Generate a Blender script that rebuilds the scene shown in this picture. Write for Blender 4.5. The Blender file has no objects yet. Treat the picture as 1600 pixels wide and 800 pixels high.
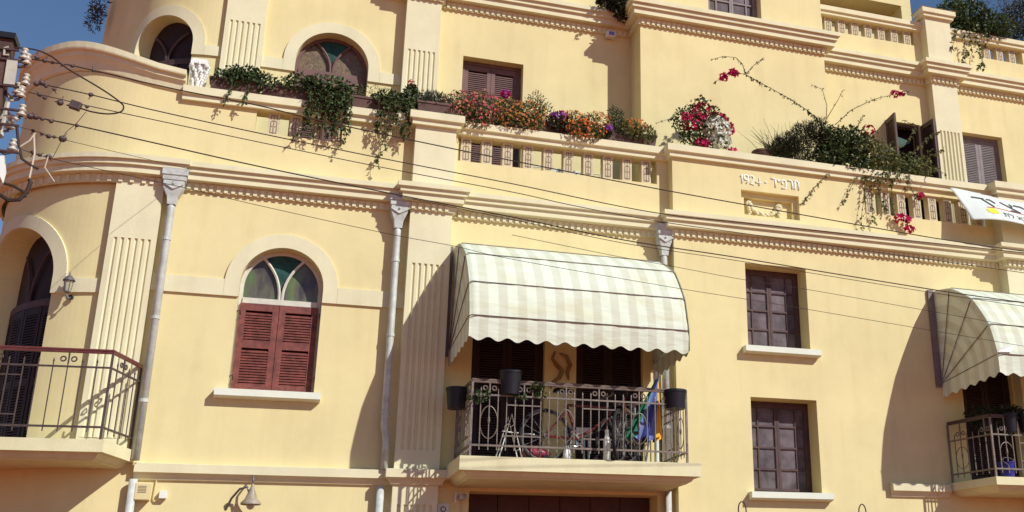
import bpy, bmesh, math, random
from math import radians as R, sin, cos, pi, sqrt
from mathutils import Vector, Matrix, geometry
random.seed(11)
sc = bpy.context.scene
COL = sc.collection

# ------------------------------------------------------------------ camera model (photo 1600 x 800)
YAW, PITCH, ROLL, F = R(20.26991), R(19.81173), R(-0.966737), 1760.954
CX, CY = 1039.09, 345.606
CAM = Vector((0, -14.5, 1.6))
_fw = Vector((sin(YAW)*cos(PITCH), cos(YAW)*cos(PITCH), sin(PITCH)))
_r = Vector((cos(YAW), -sin(YAW), 0)); _u = _r.cross(_fw)
_r2 = _r*cos(ROLL) + _u*sin(ROLL); _u2 = -_r*sin(ROLL) + _u*cos(ROLL)
def at(px, py, Y=0.0):
    """point of the plane y = Y measured in the photograph"""
    d = _fw*F + _r2*(px-CX) + _u2*(CY-py)
    return CAM + d*((Y-CAM.y)/d.y)

# ------------------------------------------------------------------ materials
def mat(name, col, rough=.8, var=.06, scale=6., bump=0., bscale=60., metal=0., stain=0., spec=.3, trans=0.):
    m = bpy.data.materials.new(name); m.use_nodes = True
    nt = m.node_tree; N = nt.nodes; L = nt.links; b = N['Principled BSDF']
    b.inputs['Roughness'].default_value = rough; b.inputs['Metallic'].default_value = metal
    b.inputs['Specular IOR Level'].default_value = spec
    tc = N.new('ShaderNodeTexCoord')
    n1 = N.new('ShaderNodeTexNoise'); n1.inputs['Scale'].default_value = scale; n1.inputs['Detail'].default_value = 5
    n1.inputs['Roughness'].default_value = .65
    L.new(tc.outputs['Object'], n1.inputs['Vector'])
    rp = N.new('ShaderNodeValToRGB')
    c = Vector(col)
    lo = c*(1-var*1.6); hi = c*(1+var)
    rp.color_ramp.elements[0].position = .3; rp.color_ramp.elements[1].position = .72
    rp.color_ramp.elements[0].color = (*lo, 1); rp.color_ramp.elements[1].color = (*hi, 1)
    L.new(n1.outputs['Fac'], rp.inputs['Fac'])
    out = rp.outputs['Color']
    if stain:
        mp = N.new('ShaderNodeMapping'); mp.inputs['Scale'].default_value = (2.2, 2.2, .28)
        L.new(tc.outputs['Object'], mp.inputs['Vector'])
        n2 = N.new('ShaderNodeTexNoise'); n2.inputs['Scale'].default_value = 2.3; n2.inputs['Detail'].default_value = 6
        L.new(mp.outputs['Vector'], n2.inputs['Vector'])
        r2 = N.new('ShaderNodeValToRGB'); r2.color_ramp.elements[0].position = .5; r2.color_ramp.elements[1].position = .8
        L.new(n2.outputs['Fac'], r2.inputs['Fac'])
        mx = N.new('ShaderNodeMixRGB'); mx.blend_type = 'MULTIPLY'
        ml = N.new('ShaderNodeMath'); ml.operation = 'MULTIPLY'; ml.inputs[1].default_value = stain
        L.new(r2.outputs['Color'], ml.inputs[0]); L.new(ml.outputs[0], mx.inputs['Fac'])
        L.new(out, mx.inputs['Color1']); mx.inputs['Color2'].default_value = (.62, .50, .40, 1)
        out = mx.outputs['Color']
    L.new(out, b.inputs['Base Color'])
    if bump:
        n3 = N.new('ShaderNodeTexNoise'); n3.inputs['Scale'].default_value = bscale; n3.inputs['Detail'].default_value = 4
        L.new(tc.outputs['Object'], n3.inputs['Vector'])
        bp = N.new('ShaderNodeBump'); bp.inputs['Strength'].default_value = bump; bp.inputs['Distance'].default_value = .01
        L.new(n3.outputs['Fac'], bp.inputs['Height']); L.new(bp.outputs['Normal'], b.inputs['Normal'])
    if trans:
        tr = N.new('ShaderNodeBsdfTranslucent'); L.new(out, tr.inputs['Color'])
        ms = N.new('ShaderNodeMixShader'); ms.inputs['Fac'].default_value = trans
        o = N['Material Output']
        L.new(b.outputs['BSDF'], ms.inputs[1]); L.new(tr.outputs['BSDF'], ms.inputs[2]); L.new(ms.outputs['Shader'], o.inputs['Surface'])
    return m

M = {}
M['wall'] = mat('yellow_stucco', (.74, .637, .34),   .92, .05, 1.2, .15, 55, stain=.18, spec=.1)
M['trim'] = mat('cream_stucco', (.735, .68, .455), .9, .04, 2.2, .2, 60, stain=.18, spec=.1)
M['sill'] = mat('white_sill', (.74, .76, .64), .8, .04, 4, .15, 60, spec=.15)
M['fret'] = mat('cast_stone', (.62, .53, .36), .9, .08, 9, .3, 80, spec=.1)
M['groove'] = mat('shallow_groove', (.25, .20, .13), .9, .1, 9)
M['core'] = mat('light_block_fill', (.30, .2, .12), .95, .05, 2)  # for the added cores that keep sky light out
M['dark'] = mat('painted_shade', (.012, .006, .008), .9, .1, 3)  # near-black that paints shade behind slats and in the open window
M['slab'] = mat('balcony_concrete', (.735, .68, .43), .92, .05, 3, .2, 50, stain=.25, spec=.1)
M['red'] = mat('red_paint', (.205, .055, .042), .6, .35, 9, .08, 40, spec=.4)
M['redworn'] = mat('worn_red_paint', (.46, .22, .17), .6, .25, 20)
M['brown'] = mat('brown_paint', (.165, .09, .08), .6, .14, 7, .1, 40)
M['dkwood'] = mat('dark_wood', (.09, .05, .048), .6, .2, 7, .1, 40)
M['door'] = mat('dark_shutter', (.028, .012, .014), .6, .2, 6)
M['greyframe'] = mat('grey_painted_wood', (.215, .175, .175), .6, .14, 9, .1, 40)
M['whiteframe'] = mat('grey_white_paint', (.62, .60, .50), .55, .08, 9)
M['pane'] = mat('dusty_glass', (.15, .12, .13), .55, .35, 4, spec=.1)
M['amber'] = mat('amber_textured_glass', (.17, .115, .06), .35, .35, 26, .5, 45, spec=.5)
M['teal'] = mat('green_glass', (.018, .075, .055), .45, .35, 9, .2, 40, spec=.25)
M['zinc'] = mat('zinc_grey_paint', (.56, .58, .54), .55, .16, 9, .1, 30, metal=.1, spec=.3)
M['iron'] = mat('iron_paint', (.10, .065, .06), .45, .2, 20, .1, 40, metal=.3, spec=.5)
M['paleiron'] = mat('weathered_iron', (.205, .16, .13), .5, .25, 20, .1, 40, metal=.2, spec=.5)
M['railwood'] = mat('maroon_handrail', (.15, .04, .04), .4, .2, 14, spec=.5)
M['black'] = mat('black_plastic', (.013, .012, .017), .42, .2, 8, spec=.35)
M['rubber'] = mat('rubber', (.015, .013, .014), .7, .1, 8)
M['brownplanter'] = mat('brown_planter_plastic', (.12, .062, .05), .55, .15, 6)
M['white'] = mat('white_paint', (.78, .78, .74), .5, .05, 8)
M['porcelain'] = mat('white_porcelain', (.52, .48, .39), .25, .1, 9, spec=.6)
M['beigebox'] = mat('beige_box', (.70, .58, .32), .6, .04, 8)
M['steel'] = mat('bare_steel', (.5, .49, .47), .3, .1, 12, metal=.8)
M['polewood'] = mat('pole_timber', (.11, .06, .05), .8, .3, 6, .3, 30)
M['cable'] = mat('cable_black', (.045, .028, .022), .7, .2, 10)
M['palecable'] = mat('pale_cable', (.55, .47, .36), .7, .1, 10)
M['soil'] = mat('soil', (.03, .02, .015), .95)
M['stem'] = mat('woody_stem', (.10, .065, .035), .8, .2, 12)
M['letter'] = mat('white_letter_plaster', (.88, .90, .84), .6, .02, 9)
M['ink'] = mat('black_ink', (.06, .065, .06), .6)
M['yellowink'] = mat('yellow_ink', (.85, .72, .03), .6, .15, 30)
M['redink'] = mat('red_ink', (.6, .08, .06), .6)
M['cloth'] = mat('white_banner_cloth', (.76, .80, .74), .8, .03, 3, .15, 14, trans=.12)
M['towel'] = mat('pale_blue_towel', (.62, .74, .74), .9, .06, 6, .3, 60)
M['greencloth'] = mat('green_cloth', (.02, .16, .08), .8, .1, 8)
M['bluecloth'] = mat('blue_cloth', (.06, .08, .34), .75, .2, 8)
M['lightblue'] = mat('light_blue_cloth', (.16, .22, .5), .75, .15, 8)
M['yellowcloth'] = mat('orange_yellow_cloth', (.85, .42, .03), .75, .08, 8)
M['bluebin'] = mat('blue_plastic', (.03, .03, .22), .4)
M['redplastic'] = mat('pink_red_plastic', (.30, .04, .07), .35, .1, 8, spec=.5)
M['redframe'] = mat('dark_red_enamel', (.16, .02, .025), .35, .1, 8, spec=.5)
M['belllamp'] = mat('weathered_grey_metal', (.36, .30, .22), .5, .2, 20, spec=.4)
M['lampglass'] = mat('lamp_glass', (.45, .40, .28), .15, .1, 8, spec=.6)
M['lampmetal'] = mat('grey_lamp_metal', (.20, .19, .19), .4, .2, 20, metal=.5)
M['asphalt'] = mat('red_bounce_asphalt', (.30, .08, .035), .9, .2, 3, .4, 60)  # unseen road, reddened so its bounce warms the shade
M['paving'] = mat('red_bounce_paving', (.56, .108, .036), .9, .1, 2, .3, 40)  # unseen ground, red picked so sun bounce tints the shaded walls
GR = dict(ivy=((.03, .052, .014), (.06, .095, .025), (.11, .145, .045)),
          bush=((.026, .05, .014), (.05, .088, .022), (.08, .125, .035)),
          lime=((.06, .08, .022), (.14, .16, .04), (.25, .25, .085)),
          grey=((.05, .06, .04), (.09, .10, .07), (.14, .14, .10)),
          dark=((.018, .024, .010), (.035, .04, .015), (.06, .06, .022)),
          dry=((.10, .07, .03), (.14, .11, .04), (.08, .09, .03)))
G = {k: [mat(f'{k}_leaf_{"abc"[i]}', c, .55, .12, 20, spec=.35, trans=.22) for i, c in enumerate(v)] for k, v in GR.items()}
FL = {}
for k, c in dict(magenta=(.62, .018, .14), deep=(.42, .012, .06), white=(.80, .82, .70), pink=(.70, .16, .20), rose=(.55, .09, .11),
                 orange=(.80, .20, .035), yellow=(.62, .36, .05), violet=(.36, .10, .48), salmon=(.72, .28, .14)).items():
    FL[k] = mat(f'{k}_petal', c, .6, .1, 20, spec=.2, trans=.25)

# striped awning canvas: stripes by world x on the front, by distance from the pivot on the cheeks (u is stored as a UV)
def stripe_mat():
    m = bpy.data.materials.new('striped_canvas'); m.use_nodes = True
    nt = m.node_tree; N = nt.nodes; L = nt.links; b = N['Principled BSDF']
    b.inputs['Roughness'].default_value = .85; b.inputs['Specular IOR Level'].default_value = .15
    uv = N.new('ShaderNodeUVMap'); uv.uv_map = 'UVMap'
    sp = N.new('ShaderNodeSeparateXYZ'); L.new(uv.outputs['UV'], sp.inputs[0])
    fr = N.new('ShaderNodeMath'); fr.operation = 'FRACT'; L.new(sp.outputs['X'], fr.inputs[0])
    rp = N.new('ShaderNodeValToRGB'); e = rp.color_ramp.elements
    e[0].position = .0; e[0].color = (.70, .745, .605, 1); e[1].position = .47; e[1].color = (.70, .745, .605, 1)
    for p, c in ((.53, (.61, .625, .495, 1)), (.95, (.61, .625, .495, 1)), (1., (.70, .745, .605, 1))):
        x = e.new(p); x.color = c
    L.new(fr.outputs[0], rp.inputs['Fac'])
    tc = N.new('ShaderNodeTexCoord'); mp = N.new('ShaderNodeMapping'); mp.inputs['Scale'].default_value = (.7, 2.5, 2.5)
    L.new(tc.outputs['Object'], mp.inputs['Vector'])
    n = N.new('ShaderNodeTexNoise'); n.inputs['Scale'].default_value = 1.8; n.inputs['Detail'].default_value = 6
    L.new(mp.outputs['Vector'], n.inputs['Vector'])
    r2 = N.new('ShaderNodeValToRGB'); r2.color_ramp.elements[0].position = .48; r2.color_ramp.elements[1].position = .78
    r2.color_ramp.elements[0].color = (1, 1, 1, 1); r2.color_ramp.elements[1].color = (.86, .77, .60, 1)
    L.new(n.outputs['Fac'], r2.inputs['Fac'])
    mx = N.new('ShaderNodeMixRGB'); mx.blend_type = 'MULTIPLY'; mx.inputs['Fac'].default_value = .8
    L.new(rp.outputs['Color'], mx.inputs['Color1']); L.new(r2.outputs['Color'], mx.inputs['Color2'])
    L.new(mx.outputs['Color'], b.inputs['Base Color'])
    nb = N.new('ShaderNodeTexNoise'); nb.inputs['Scale'].default_value = 3.2; nb.inputs['Detail'].default_value = 3; L.new(mp.outputs['Vector'], nb.inputs['Vector'])
    bp = N.new('ShaderNodeBump'); bp.inputs['Strength'].default_value = .35; bp.inputs['Distance'].default_value = .05
    L.new(nb.outputs['Fac'], bp.inputs['Height']); L.new(bp.outputs['Normal'], b.inputs['Normal'])
    tr = N.new('ShaderNodeBsdfTranslucent'); L.new(mx.outputs['Color'], tr.inputs['Color'])
    ms = N.new('ShaderNodeMixShader'); ms.inputs['Fac'].default_value = .02
    L.new(b.outputs['BSDF'], ms.inputs[1]); L.new(tr.outputs['BSDF'], ms.inputs[2])
    L.new(ms.outputs['Shader'], N['Material Output'].inputs['Surface'])
    return m
M['stripe'] = stripe_mat()

# mottled fanlight glass: dark with green and yellow streaks low down
def fan_mat():
    m = bpy.data.materials.new('mottled_fanlight_glass'); m.use_nodes = True
    nt = m.node_tree; N = nt.nodes; L = nt.links; b = N['Principled BSDF']
    b.inputs['Roughness'].default_value = .3
    tc = N.new('ShaderNodeTexCoord')
    mp = N.new('ShaderNodeMapping'); mp.inputs['Scale'].default_value = (5, 5, 1.6); L.new(tc.outputs['Object'], mp.inputs['Vector'])
    n = N.new('ShaderNodeTexNoise'); n.inputs['Scale'].default_value = 1.1; n.inputs['Detail'].default_value = 3
    L.new(mp.outputs['Vector'], n.inputs['Vector'])
    rp = N.new('ShaderNodeValToRGB'); e = rp.color_ramp.elements
    e[0].position = .38; e[0].color = (.055, .045, .045, 1); e[1].position = .70; e[1].color = (.20, .17, .07, 1)
    x = e.new(.5); x.color = (.11, .10, .07, 1); x = e.new(.6); x.color = (.09, .15, .055, 1)
    L.new(n.outputs['Fac'], rp.inputs['Fac'])
    n2 = N.new('ShaderNodeTexNoise'); n2.inputs['Scale'].default_value = 70; L.new(tc.outputs['Object'], n2.inputs['Vector'])
    r2 = N.new('ShaderNodeValToRGB'); r2.color_ramp.elements[0].position = .66; r2.color_ramp.elements[1].position = .76
    L.new(n2.outputs['Fac'], r2.inputs['Fac'])
    mx = N.new('ShaderNodeMixRGB'); L.new(r2.outputs['Color'], mx.inputs['Fac'])
    L.new(rp.outputs['Color'], mx.inputs['Color1']); mx.inputs['Color2'].default_value = (.34, .31, .24, 1)
    L.new(mx.outputs['Color'], b.inputs['Base Color'])
    return m
M['fan'] = fan_mat()

# ------------------------------------------------------------------ mesh builder
class MB:
    def __init__(s): s.v = []; s.f = []; s.m = []; s.uv = {}
    def vert(s, p): s.v.append(tuple(p)); return len(s.v)-1
    def face(s, ids, mi=0, uv=None):
        s.f.append(tuple(ids)); s.m.append(mi)
        if uv: s.uv[len(s.f)-1] = uv
    def poly(s, pts, mi=0, uv=None): s.face([s.vert(p) for p in pts], mi, uv)
    def box(s, x0, x1, y0, y1, z0, z1, mi=0):
        i = len(s.v)
        for z in (z0, z1):
            for x, y in ((x0, y0), (x1, y0), (x1, y1), (x0, y1)): s.v.append((x, y, z))
        for q in ((0, 3, 2, 1), (4, 5, 6, 7), (0, 1, 5, 4), (1, 2, 6, 5), (2, 3, 7, 6), (3, 0, 4, 7)): s.face([i+k for k in q], mi)
    def obox(s, c, ax, ay, az, mi=0):
        """box at c with half-axis vectors"""
        i = len(s.v); c = Vector(c)
        for k in (-1, 1):
            for a, b in ((-1, -1), (1, -1), (1, 1), (-1, 1)): s.v.append(tuple(c+ax*a+ay*b+az*k))
        for q in ((0, 3, 2, 1), (4, 5, 6, 7), (0, 1, 5, 4), (1, 2, 6, 5), (2, 3, 7, 6), (3, 0, 4, 7)): s.face([i+k for k in q], mi)
    def bar(s, a, b, w, d=None, mi=0):
        a = Vector(a); b = Vector(b); z = (b-a); n = z.normalized()
        x = n.cross(Vector((0, 1, 0)));
        if x.length < .1: x = n.cross(Vector((0, 0, 1)))
        x.normalize(); y = n.cross(x)
        s.obox((a+b)/2, x*w/2, y*(d or w)/2, z/2, mi)
    def tube(s, pts, r, seg=8, mi=0, cap=True, closed=False, r2=None):
        pts = [Vector(p) for p in pts]; n = len(pts)
        rings = []; x = None
        for i, p in enumerate(pts):
            if closed: t = pts[(i+1) % n]-pts[i-1]
            else: t = pts[min(i+1, n-1)]-pts[max(i-1, 0)]
            t.normalize()
            if x is None:
                x = t.cross(Vector((.13, .31, .94)))
                if x.length < .2: x = t.cross(Vector((1, 0, 0)))
            x = (x-t*x.dot(t)).normalized(); y = t.cross(x)
            rr = r if r2 is None else r+(r2-r)*i/(n-1)
            if callable(r): rr = r(i/(n-1))
            rings.append([s.vert(p+(x*cos(2*pi*k/seg)+y*sin(2*pi*k/seg))*rr) for k in range(seg)])
        m = n if closed else n-1
        for i in range(m):
            a, b = rings[i], rings[(i+1) % n]
            for k in range(seg): s.face((a[k], a[(k+1) % seg], b[(k+1) % seg], b[k]), mi)
        if cap and not closed:
            s.face(rings[0][::-1], mi); s.face(rings[-1], mi)
    def ring(s, c, u, v, Rr, r, seg=28, rs=6, mi=0):
        c = Vector(c); u = Vector(u); v = Vector(v)
        s.tube([c+u*Rr*cos(2*pi*k/seg)+v*Rr*sin(2*pi*k/seg) for k in range(seg)], r, rs, mi, closed=True)
    def lathe(s, prof, c=(0, 0, 0), seg=20, mi=0, axis=None):
        c = Vector(c); ax = Vector(axis or (0, 0, 1)).normalized()
        x = ax.cross(Vector((0, 1, 0)));
        if x.length < .1: x = ax.cross(Vector((1, 0, 0)))
        x.normalize(); y = ax.cross(x)
        rg = []
        for r, z in prof:
            rg.append([s.vert(c+ax*z+(x*cos(2*pi*k/seg)+y*sin(2*pi*k/seg))*max(r, 1e-4)) for k in range(seg)])
        for a, b in zip(rg, rg[1:]):
            for k in range(seg): s.face((a[k], a[(k+1) % seg], b[(k+1) % seg], b[k]), mi)
    def blob(s, c, rx, ry, rz, mi=0, seg=10):
        c = Vector(c)
        rg = []
        for i in range(7):
            a = -pi/2+pi*i/6
            rg.append([s.vert(c+Vector((rx*max(cos(a), .02)*cos(2*pi*k/seg), ry*max(cos(a), .02)*sin(2*pi*k/seg), rz*sin(a)))) for k in range(seg)])
        for a, b in zip(rg, rg[1:]):
            for k in range(seg): s.face((a[k], a[(k+1) % seg], b[(k+1) % seg], b[k]), mi)
    def leaf(s, p, d, n, L, W, mi=0):
        d = d.normalized(); w = d.cross(n)
        if w.length < .05: w = d.cross(Vector((.3, .5, .8)))
        w.normalize(); nn = w.cross(d)
        i = len(s.v)
        s.v += [tuple(p), tuple(p+d*L*.45+w*W*.5+nn*W*.15), tuple(p+d*L-nn*L*.12), tuple(p+d*L*.45-w*W*.5+nn*W*.15)]
        s.face((i, i+1, i+2), mi); s.face((i, i+2, i+3), mi)
    def build(s, name, mats, parent=None, smooth=False, bevel=0.):
        me = bpy.data.meshes.new(name); me.from_pydata(s.v, [], s.f)
        if not isinstance(mats, (list, tuple)): mats = [mats]
        for k in mats: me.materials.append(k)
        for p, k in zip(me.polygons, s.m): p.material_index = k; p.use_smooth = smooth
        if s.uv:
            ul = me.uv_layers.new(name='UVMap')
            for p in me.polygons:
                q = s.uv.get(p.index)
                if q:
                    for li, c in zip(p.loop_indices, q): ul.data[li].uv = c
        me.update()
        o = bpy.data.objects.new(name, me); COL.objects.link(o)
        if parent is not None:
            o.parent = parent
            # vertices are in world space: keep the mesh there
            o.matrix_parent_inverse = parent_world(parent).inverted()
        if bevel:
            b = o.modifiers.new('bevel', 'BEVEL'); b.width = bevel; b.segments = 2; b.limit_method = 'ANGLE'; b.angle_limit = R(40)
        return o
def parent_world(o):
    m = o.matrix_basis
    if o.parent: m = parent_world(o.parent) @ o.matrix_parent_inverse @ m
    return m
def tag(o, label=None, cat=None, group=None, kind=None):
    if label: o['label'] = label
    if cat: o['category'] = cat
    if group: o['group'] = group
    if kind: o['kind'] = kind
    return o
def thing(name, loc, label, cat, group=None, rz=0):
    o = bpy.data.objects.new(name, None); COL.objects.link(o)
    o.empty_display_size = .1; o.location = loc; o.rotation_euler = (0, 0, rz)
    return tag(o, label, cat, group)
def copy_tree(o, parent=None):
    c = o.copy(); COL.objects.link(c)
    if parent is not None: c.parent = parent
    for ch in list(o.children): copy_tree(ch, c)
    return c

# ------------------------------------------------------------------ plan of the house
def flat(y0): return lambda u, z, d=0.: Vector((u, y0+d, z))
def rounded(xc, Rr, y0, amax=9.):
    cy = y0+Rr
    def f(u, z, d=0.):
        if u >= xc: return Vector((u, y0+d, z))
        a = (xc-u)/Rr
        if a > amax:
            t = (a-amax)*Rr; p = Vector((xc-(Rr-d)*sin(amax), cy-(Rr-d)*cos(amax), z))
            return p+Vector((-cos(amax), sin(amax), 0))*t
        return Vector((xc-(Rr-d)*sin(a), cy-(Rr-d)*cos(a), z))
    return f
XC, RL = -1.6, 1.75
XU, RU = -1.0, 1.35
LOW = rounded(XC, RL, 0.); UPP = rounded(XU, RU, 1.2, R(72))
def ul(phi): return XC-RL*R(phi)
def uu(phi): return XU-RU*R(phi)

def arch_top(h, u):
    c = (h['u0']+h['u1'])/2; w = (h['u1']-h['u0'])/2
    t = max(0., 1-((u-c)/w)**2)
    return h['zs']+h['rise']*sqrt(t)
def top_of(h, u): return arch_top(h, u) if h.get('rise') else h['z1']
def hole_us(h):
    us = [h['u0'], h['u1']]
    if h.get('rise'):
        c = (h['u0']+h['u1'])/2; w = (h['u1']-h['u0'])/2
        us += [c-w*cos(pi*k/28) for k in range(1, 28)]
    return us
def strip_wall(mb, P, u0, u1, z0, z1, holes=(), curve=None, mi=0):
    zt = z1 if callable(z1) else (lambda u: z1)
    us = {u0, u1}
    for h in holes: us |= {x for x in hole_us(h) if u0 <= x <= u1}
    if curve is not None:
        x = u0
        while x < min(curve, u1): us.add(x); x += .07
        if u0 < curve < u1: us.add(curve)
    us = sorted(us)
    us2 = [us[0]]
    for x in us[1:]:
        if x-us2[-1] > 1e-5: us2.append(x)
    us = us2
    cache = {}
    def V(u, z):
        k = (round(u, 5), round(z, 5))
        if k not in cache: cache[k] = mb.vert(P(u, z))
        return cache[k]
    for a, b in zip(us, us[1:]):
        mid = (a+b)/2
        hs = sorted([h for h in holes if h['u0'] < mid < h['u1']], key=lambda h: h['z0'])
        la = lb = z0
        for h in hs:
            if h['z0'] > z0: mb.face((V(a, la), V(b, lb), V(b, h['z0']), V(a, h['z0'])), mi)
            la, lb = top_of(h, a), top_of(h, b)
        mb.face((V(a, la), V(b, lb), V(b, zt(b)), V(a, zt(a))), mi)
    for h in holes: reveal(mb, P, h, mi)
def outline(h, n=None):
    pts = [(h['u0'], h['z0']), (h['u1'], h['z0'])]
    if h.get('rise'):
        c = (h['u0']+h['u1'])/2; w = (h['u1']-h['u0'])/2
        pts += [(c+w*cos(pi*k/28), h['zs']+h['rise']*sin(pi*k/28)) for k in range(0, 29)]
    else: pts += [(h['u1'], h['z1']), (h['u0'], h['z1'])]
    return pts
def reveal(mb, P, h, mi=0):
    o = outline(h); d = h['d']
    for (a, za), (b, zb) in zip(o, o[1:]+o[:1]):
        n = max(1, int(abs(b-a)/.1)) if h.get('cv') else 1
        for k in range(n):
            p = (a+(b-a)*k/n, za+(zb-za)*k/n); q = (a+(b-a)*(k+1)/n, za+(zb-za)*(k+1)/n)
            mb.poly([P(*p), P(*p, d), P(*q, d), P(*q)], mi)
def archband(mb, P, h, w, proud, zleg, mi=0):
    """raised band round an arch with short legs down to zleg"""
    c = (h['u0']+h['u1'])/2; r = (h['u1']-h['u0'])/2
    ins, outs = [(h['u1'], zleg)], [(h['u1']+w, zleg)]
    for k in range(0, 37):
        a = pi*k/36
        ins.append((c+r*cos(a), h['zs']+h['rise']*sin(a))); outs.append((c+(r+w)*cos(a), h['zs']+(h['rise']+w)*sin(a)))
    ins.append((h['u0'], zleg)); outs.append((h['u0']-w, zleg))
    for i in range(len(ins)-1):
        a, b, c2, d2 = ins[i], ins[i+1], outs[i+1], outs[i]
        mb.poly([P(*a, -proud), P(*d2, -proud), P(*c2, -proud), P(*b, -proud)], mi)
        mb.poly([P(*d2, -proud), P(*d2, .0), P(*c2, .0), P(*c2, -proud)], mi)
        mb.poly([P(*a, -proud), P(*b, -proud), P(*b, .0), P(*a, .0)], mi)
    for a, d2 in ((ins[0], outs[0]), (outs[-1], ins[-1])):
        mb.poly([P(*a, -proud), P(*a, 0.), P(*d2, 0.), P(*d2, -proud)], mi)
def pband(mb, P, u0, u1, z0, z1, proud, step=None, mi=0):
    n = max(1, int((u1-u0)/(step or 9)))
    us = [u0+(u1-u0)*k/n for k in range(n+1)]
    for a, b in zip(us, us[1:]):
        mb.poly([P(a, z0, -proud), P(b, z0, -proud), P(b, z1, -proud), P(a, z1, -proud)], mi)
        mb.poly([P(a, z1, -proud), P(b, z1, -proud), P(b, z1), P(a, z1)], mi)
        mb.poly([P(a, z0), P(b, z0), P(b, z0, -proud), P(a, z0, -proud)], mi)
    for u in (u0, u1): mb.poly([P(u, z0, -proud), P(u, z1, -proud), P(u, z1), P(u, z0)], mi)

def sweep(mb, path, prof, mi=0, zf=None, caps=True):
    """profile (out, z) swept along a plan polyline going left to right, out = towards the street"""
    pts = [Vector((p[0], p[1])) for p in path]; n = len(pts)
    offs = []
    for i in range(n):
        def nr(a, b):
            d = (b-a).normalized(); return Vector((d.y, -d.x))
        if i == 0: o = nr(pts[0], pts[1])
        elif i == n-1: o = nr(pts[-2], pts[-1])
        else:
            a, b = nr(pts[i-1], pts[i]), nr(pts[i], pts[i+1]); s = (a+b); s.normalize(); o = s/max(.35, s.dot(a))
        offs.append(o)
    rings = []
    for i, (p, o) in enumerate(zip(pts, offs)):
        rings.append([mb.vert((p.x+o.x*w, p.y+o.y*w, z if zf is None else zf(i, z))) for w, z in prof])
    for a, b in zip(rings, rings[1:]):
        for k in range(len(prof)-1): mb.face((a[k], b[k], b[k+1], a[k+1]), mi)
    if caps: mb.face(rings[0], mi); mb.face(rings[-1][::-1], mi)
def dentils(mb, path, z0, z1, w0, proud, pitch=.088, wid=.046, mi=0):
    pts = [Vector((p[0], p[1])) for p in path]
    carry = 0.
    for a, b in zip(pts, pts[1:]):
        d = (b-a); L = d.length
        if L < 1e-4: continue
        d.normalize(); n = Vector((d.y, -d.x)); t = carry if L < .3 else .03
        while t < L-.03:
            c = a+d*t+n*(w0+proud/2)
            mb.obox((c.x, c.y, (z0+z1)/2), Vector((d.x, d.y, 0))*wid/2, Vector((n.x, n.y, 0))*(proud/2+.001), Vector((0, 0, (z1-z0)/2)), mi)
            t += pitch
        carry = max(0.02, t-L)
CORN = [(0, -.022), (.03, -.022), (.03, .072), (.04, .08), (.13, .088), (.13, .172), (.165, .178), (.165, .234), (.20, .24), (.20, .305), (.0, .325)]
def prof_at(z, k=1.): return [(w*k, z+h*k) for w, h in CORN]

HOUSE = thing('apartment_building', (0, 0, 0), 'two tiered yellow stucco house with cream cornices, round left corner and overhanging balconies', 'building')
def part(mb, name, m, parent=None, smooth=False, bevel=0., label=None):
    o = mb.build(name, m, parent or HOUSE, smooth, bevel)
    if label: o['label'] = label
    return o

# ---- openings of the lower floor
W1 = dict(u0=-.325, u1=.677, z0=4.385, zs=5.735, rise=.50, d=.24)
D1 = dict(u0=ul(78), u1=ul(28), z0=3.53, zs=5.69, rise=.71, d=.34, cv=True)
BL = dict(u0=-.36, u1=.74, z0=7.79, z1=8.115, d=.2)
BM = dict(u0=2.30, u1=5.24, z0=7.735, z1=8.115, d=.2)
DA = dict(u0=2.62, u1=3.60, z0=3.53, z1=5.95, d=.22)
DB = dict(u0=4.04, u1=4.99, z0=3.53, z1=5.95, d=.22)
WA = dict(u0=6.52, u1=7.505, z0=5.335, z1=6.588, d=.34)
WB = dict(u0=6.52, u1=7.55, z0=3.31, z1=4.618, d=.34)
GA = dict(u0=2.66, u1=5.18, z0=.02, z1=3.255, d=.42)
DC = dict(u0=10.03, u1=10.94, z0=3.53, z1=5.95, d=.22)
BR = dict(u0=8.60, u1=10.95, z0=7.60, z1=8.02, d=.2)
PN = dict(u0=6.505, u1=7.462, z0=7.345, z1=7.735, d=.085)
YB = -.18
# parapet over the round corner sweeps upward
def rise(u):
    if u > -1.26: return 0.
    t = min(1., (-1.26-u)/1.5); return .36*(t*t*(3-2*t))
mb = MB()
strip_wall(mb, LOW, ul(115), 1.69, 0., lambda u: 8.22+rise(u)*.7, [W1, D1, BL], curve=XC)
part(mb, 'wall', M['wall'])
mb = MB(); strip_wall(mb, flat(0.), 2.245, 5.415, 0., 8.16, [BM, DA, DB, GA]); part(mb, 'wall', M['wall'])
mb = MB(); strip_wall(mb, flat(YB), 5.415, 10.96, 0., 8.16, [WA, WB, DC, BR, PN])
mb.poly([(5.415, 0, 0), (5.415, YB, 0), (5.415, YB, 8.16), (5.415, 0, 8.16)])
part(mb, 'wall', M['wall'])
mb = MB(); strip_wall(mb, flat(YB), 11.56, 16., 0., 8.16, []); part(mb, 'wall', M['wall'])
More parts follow.
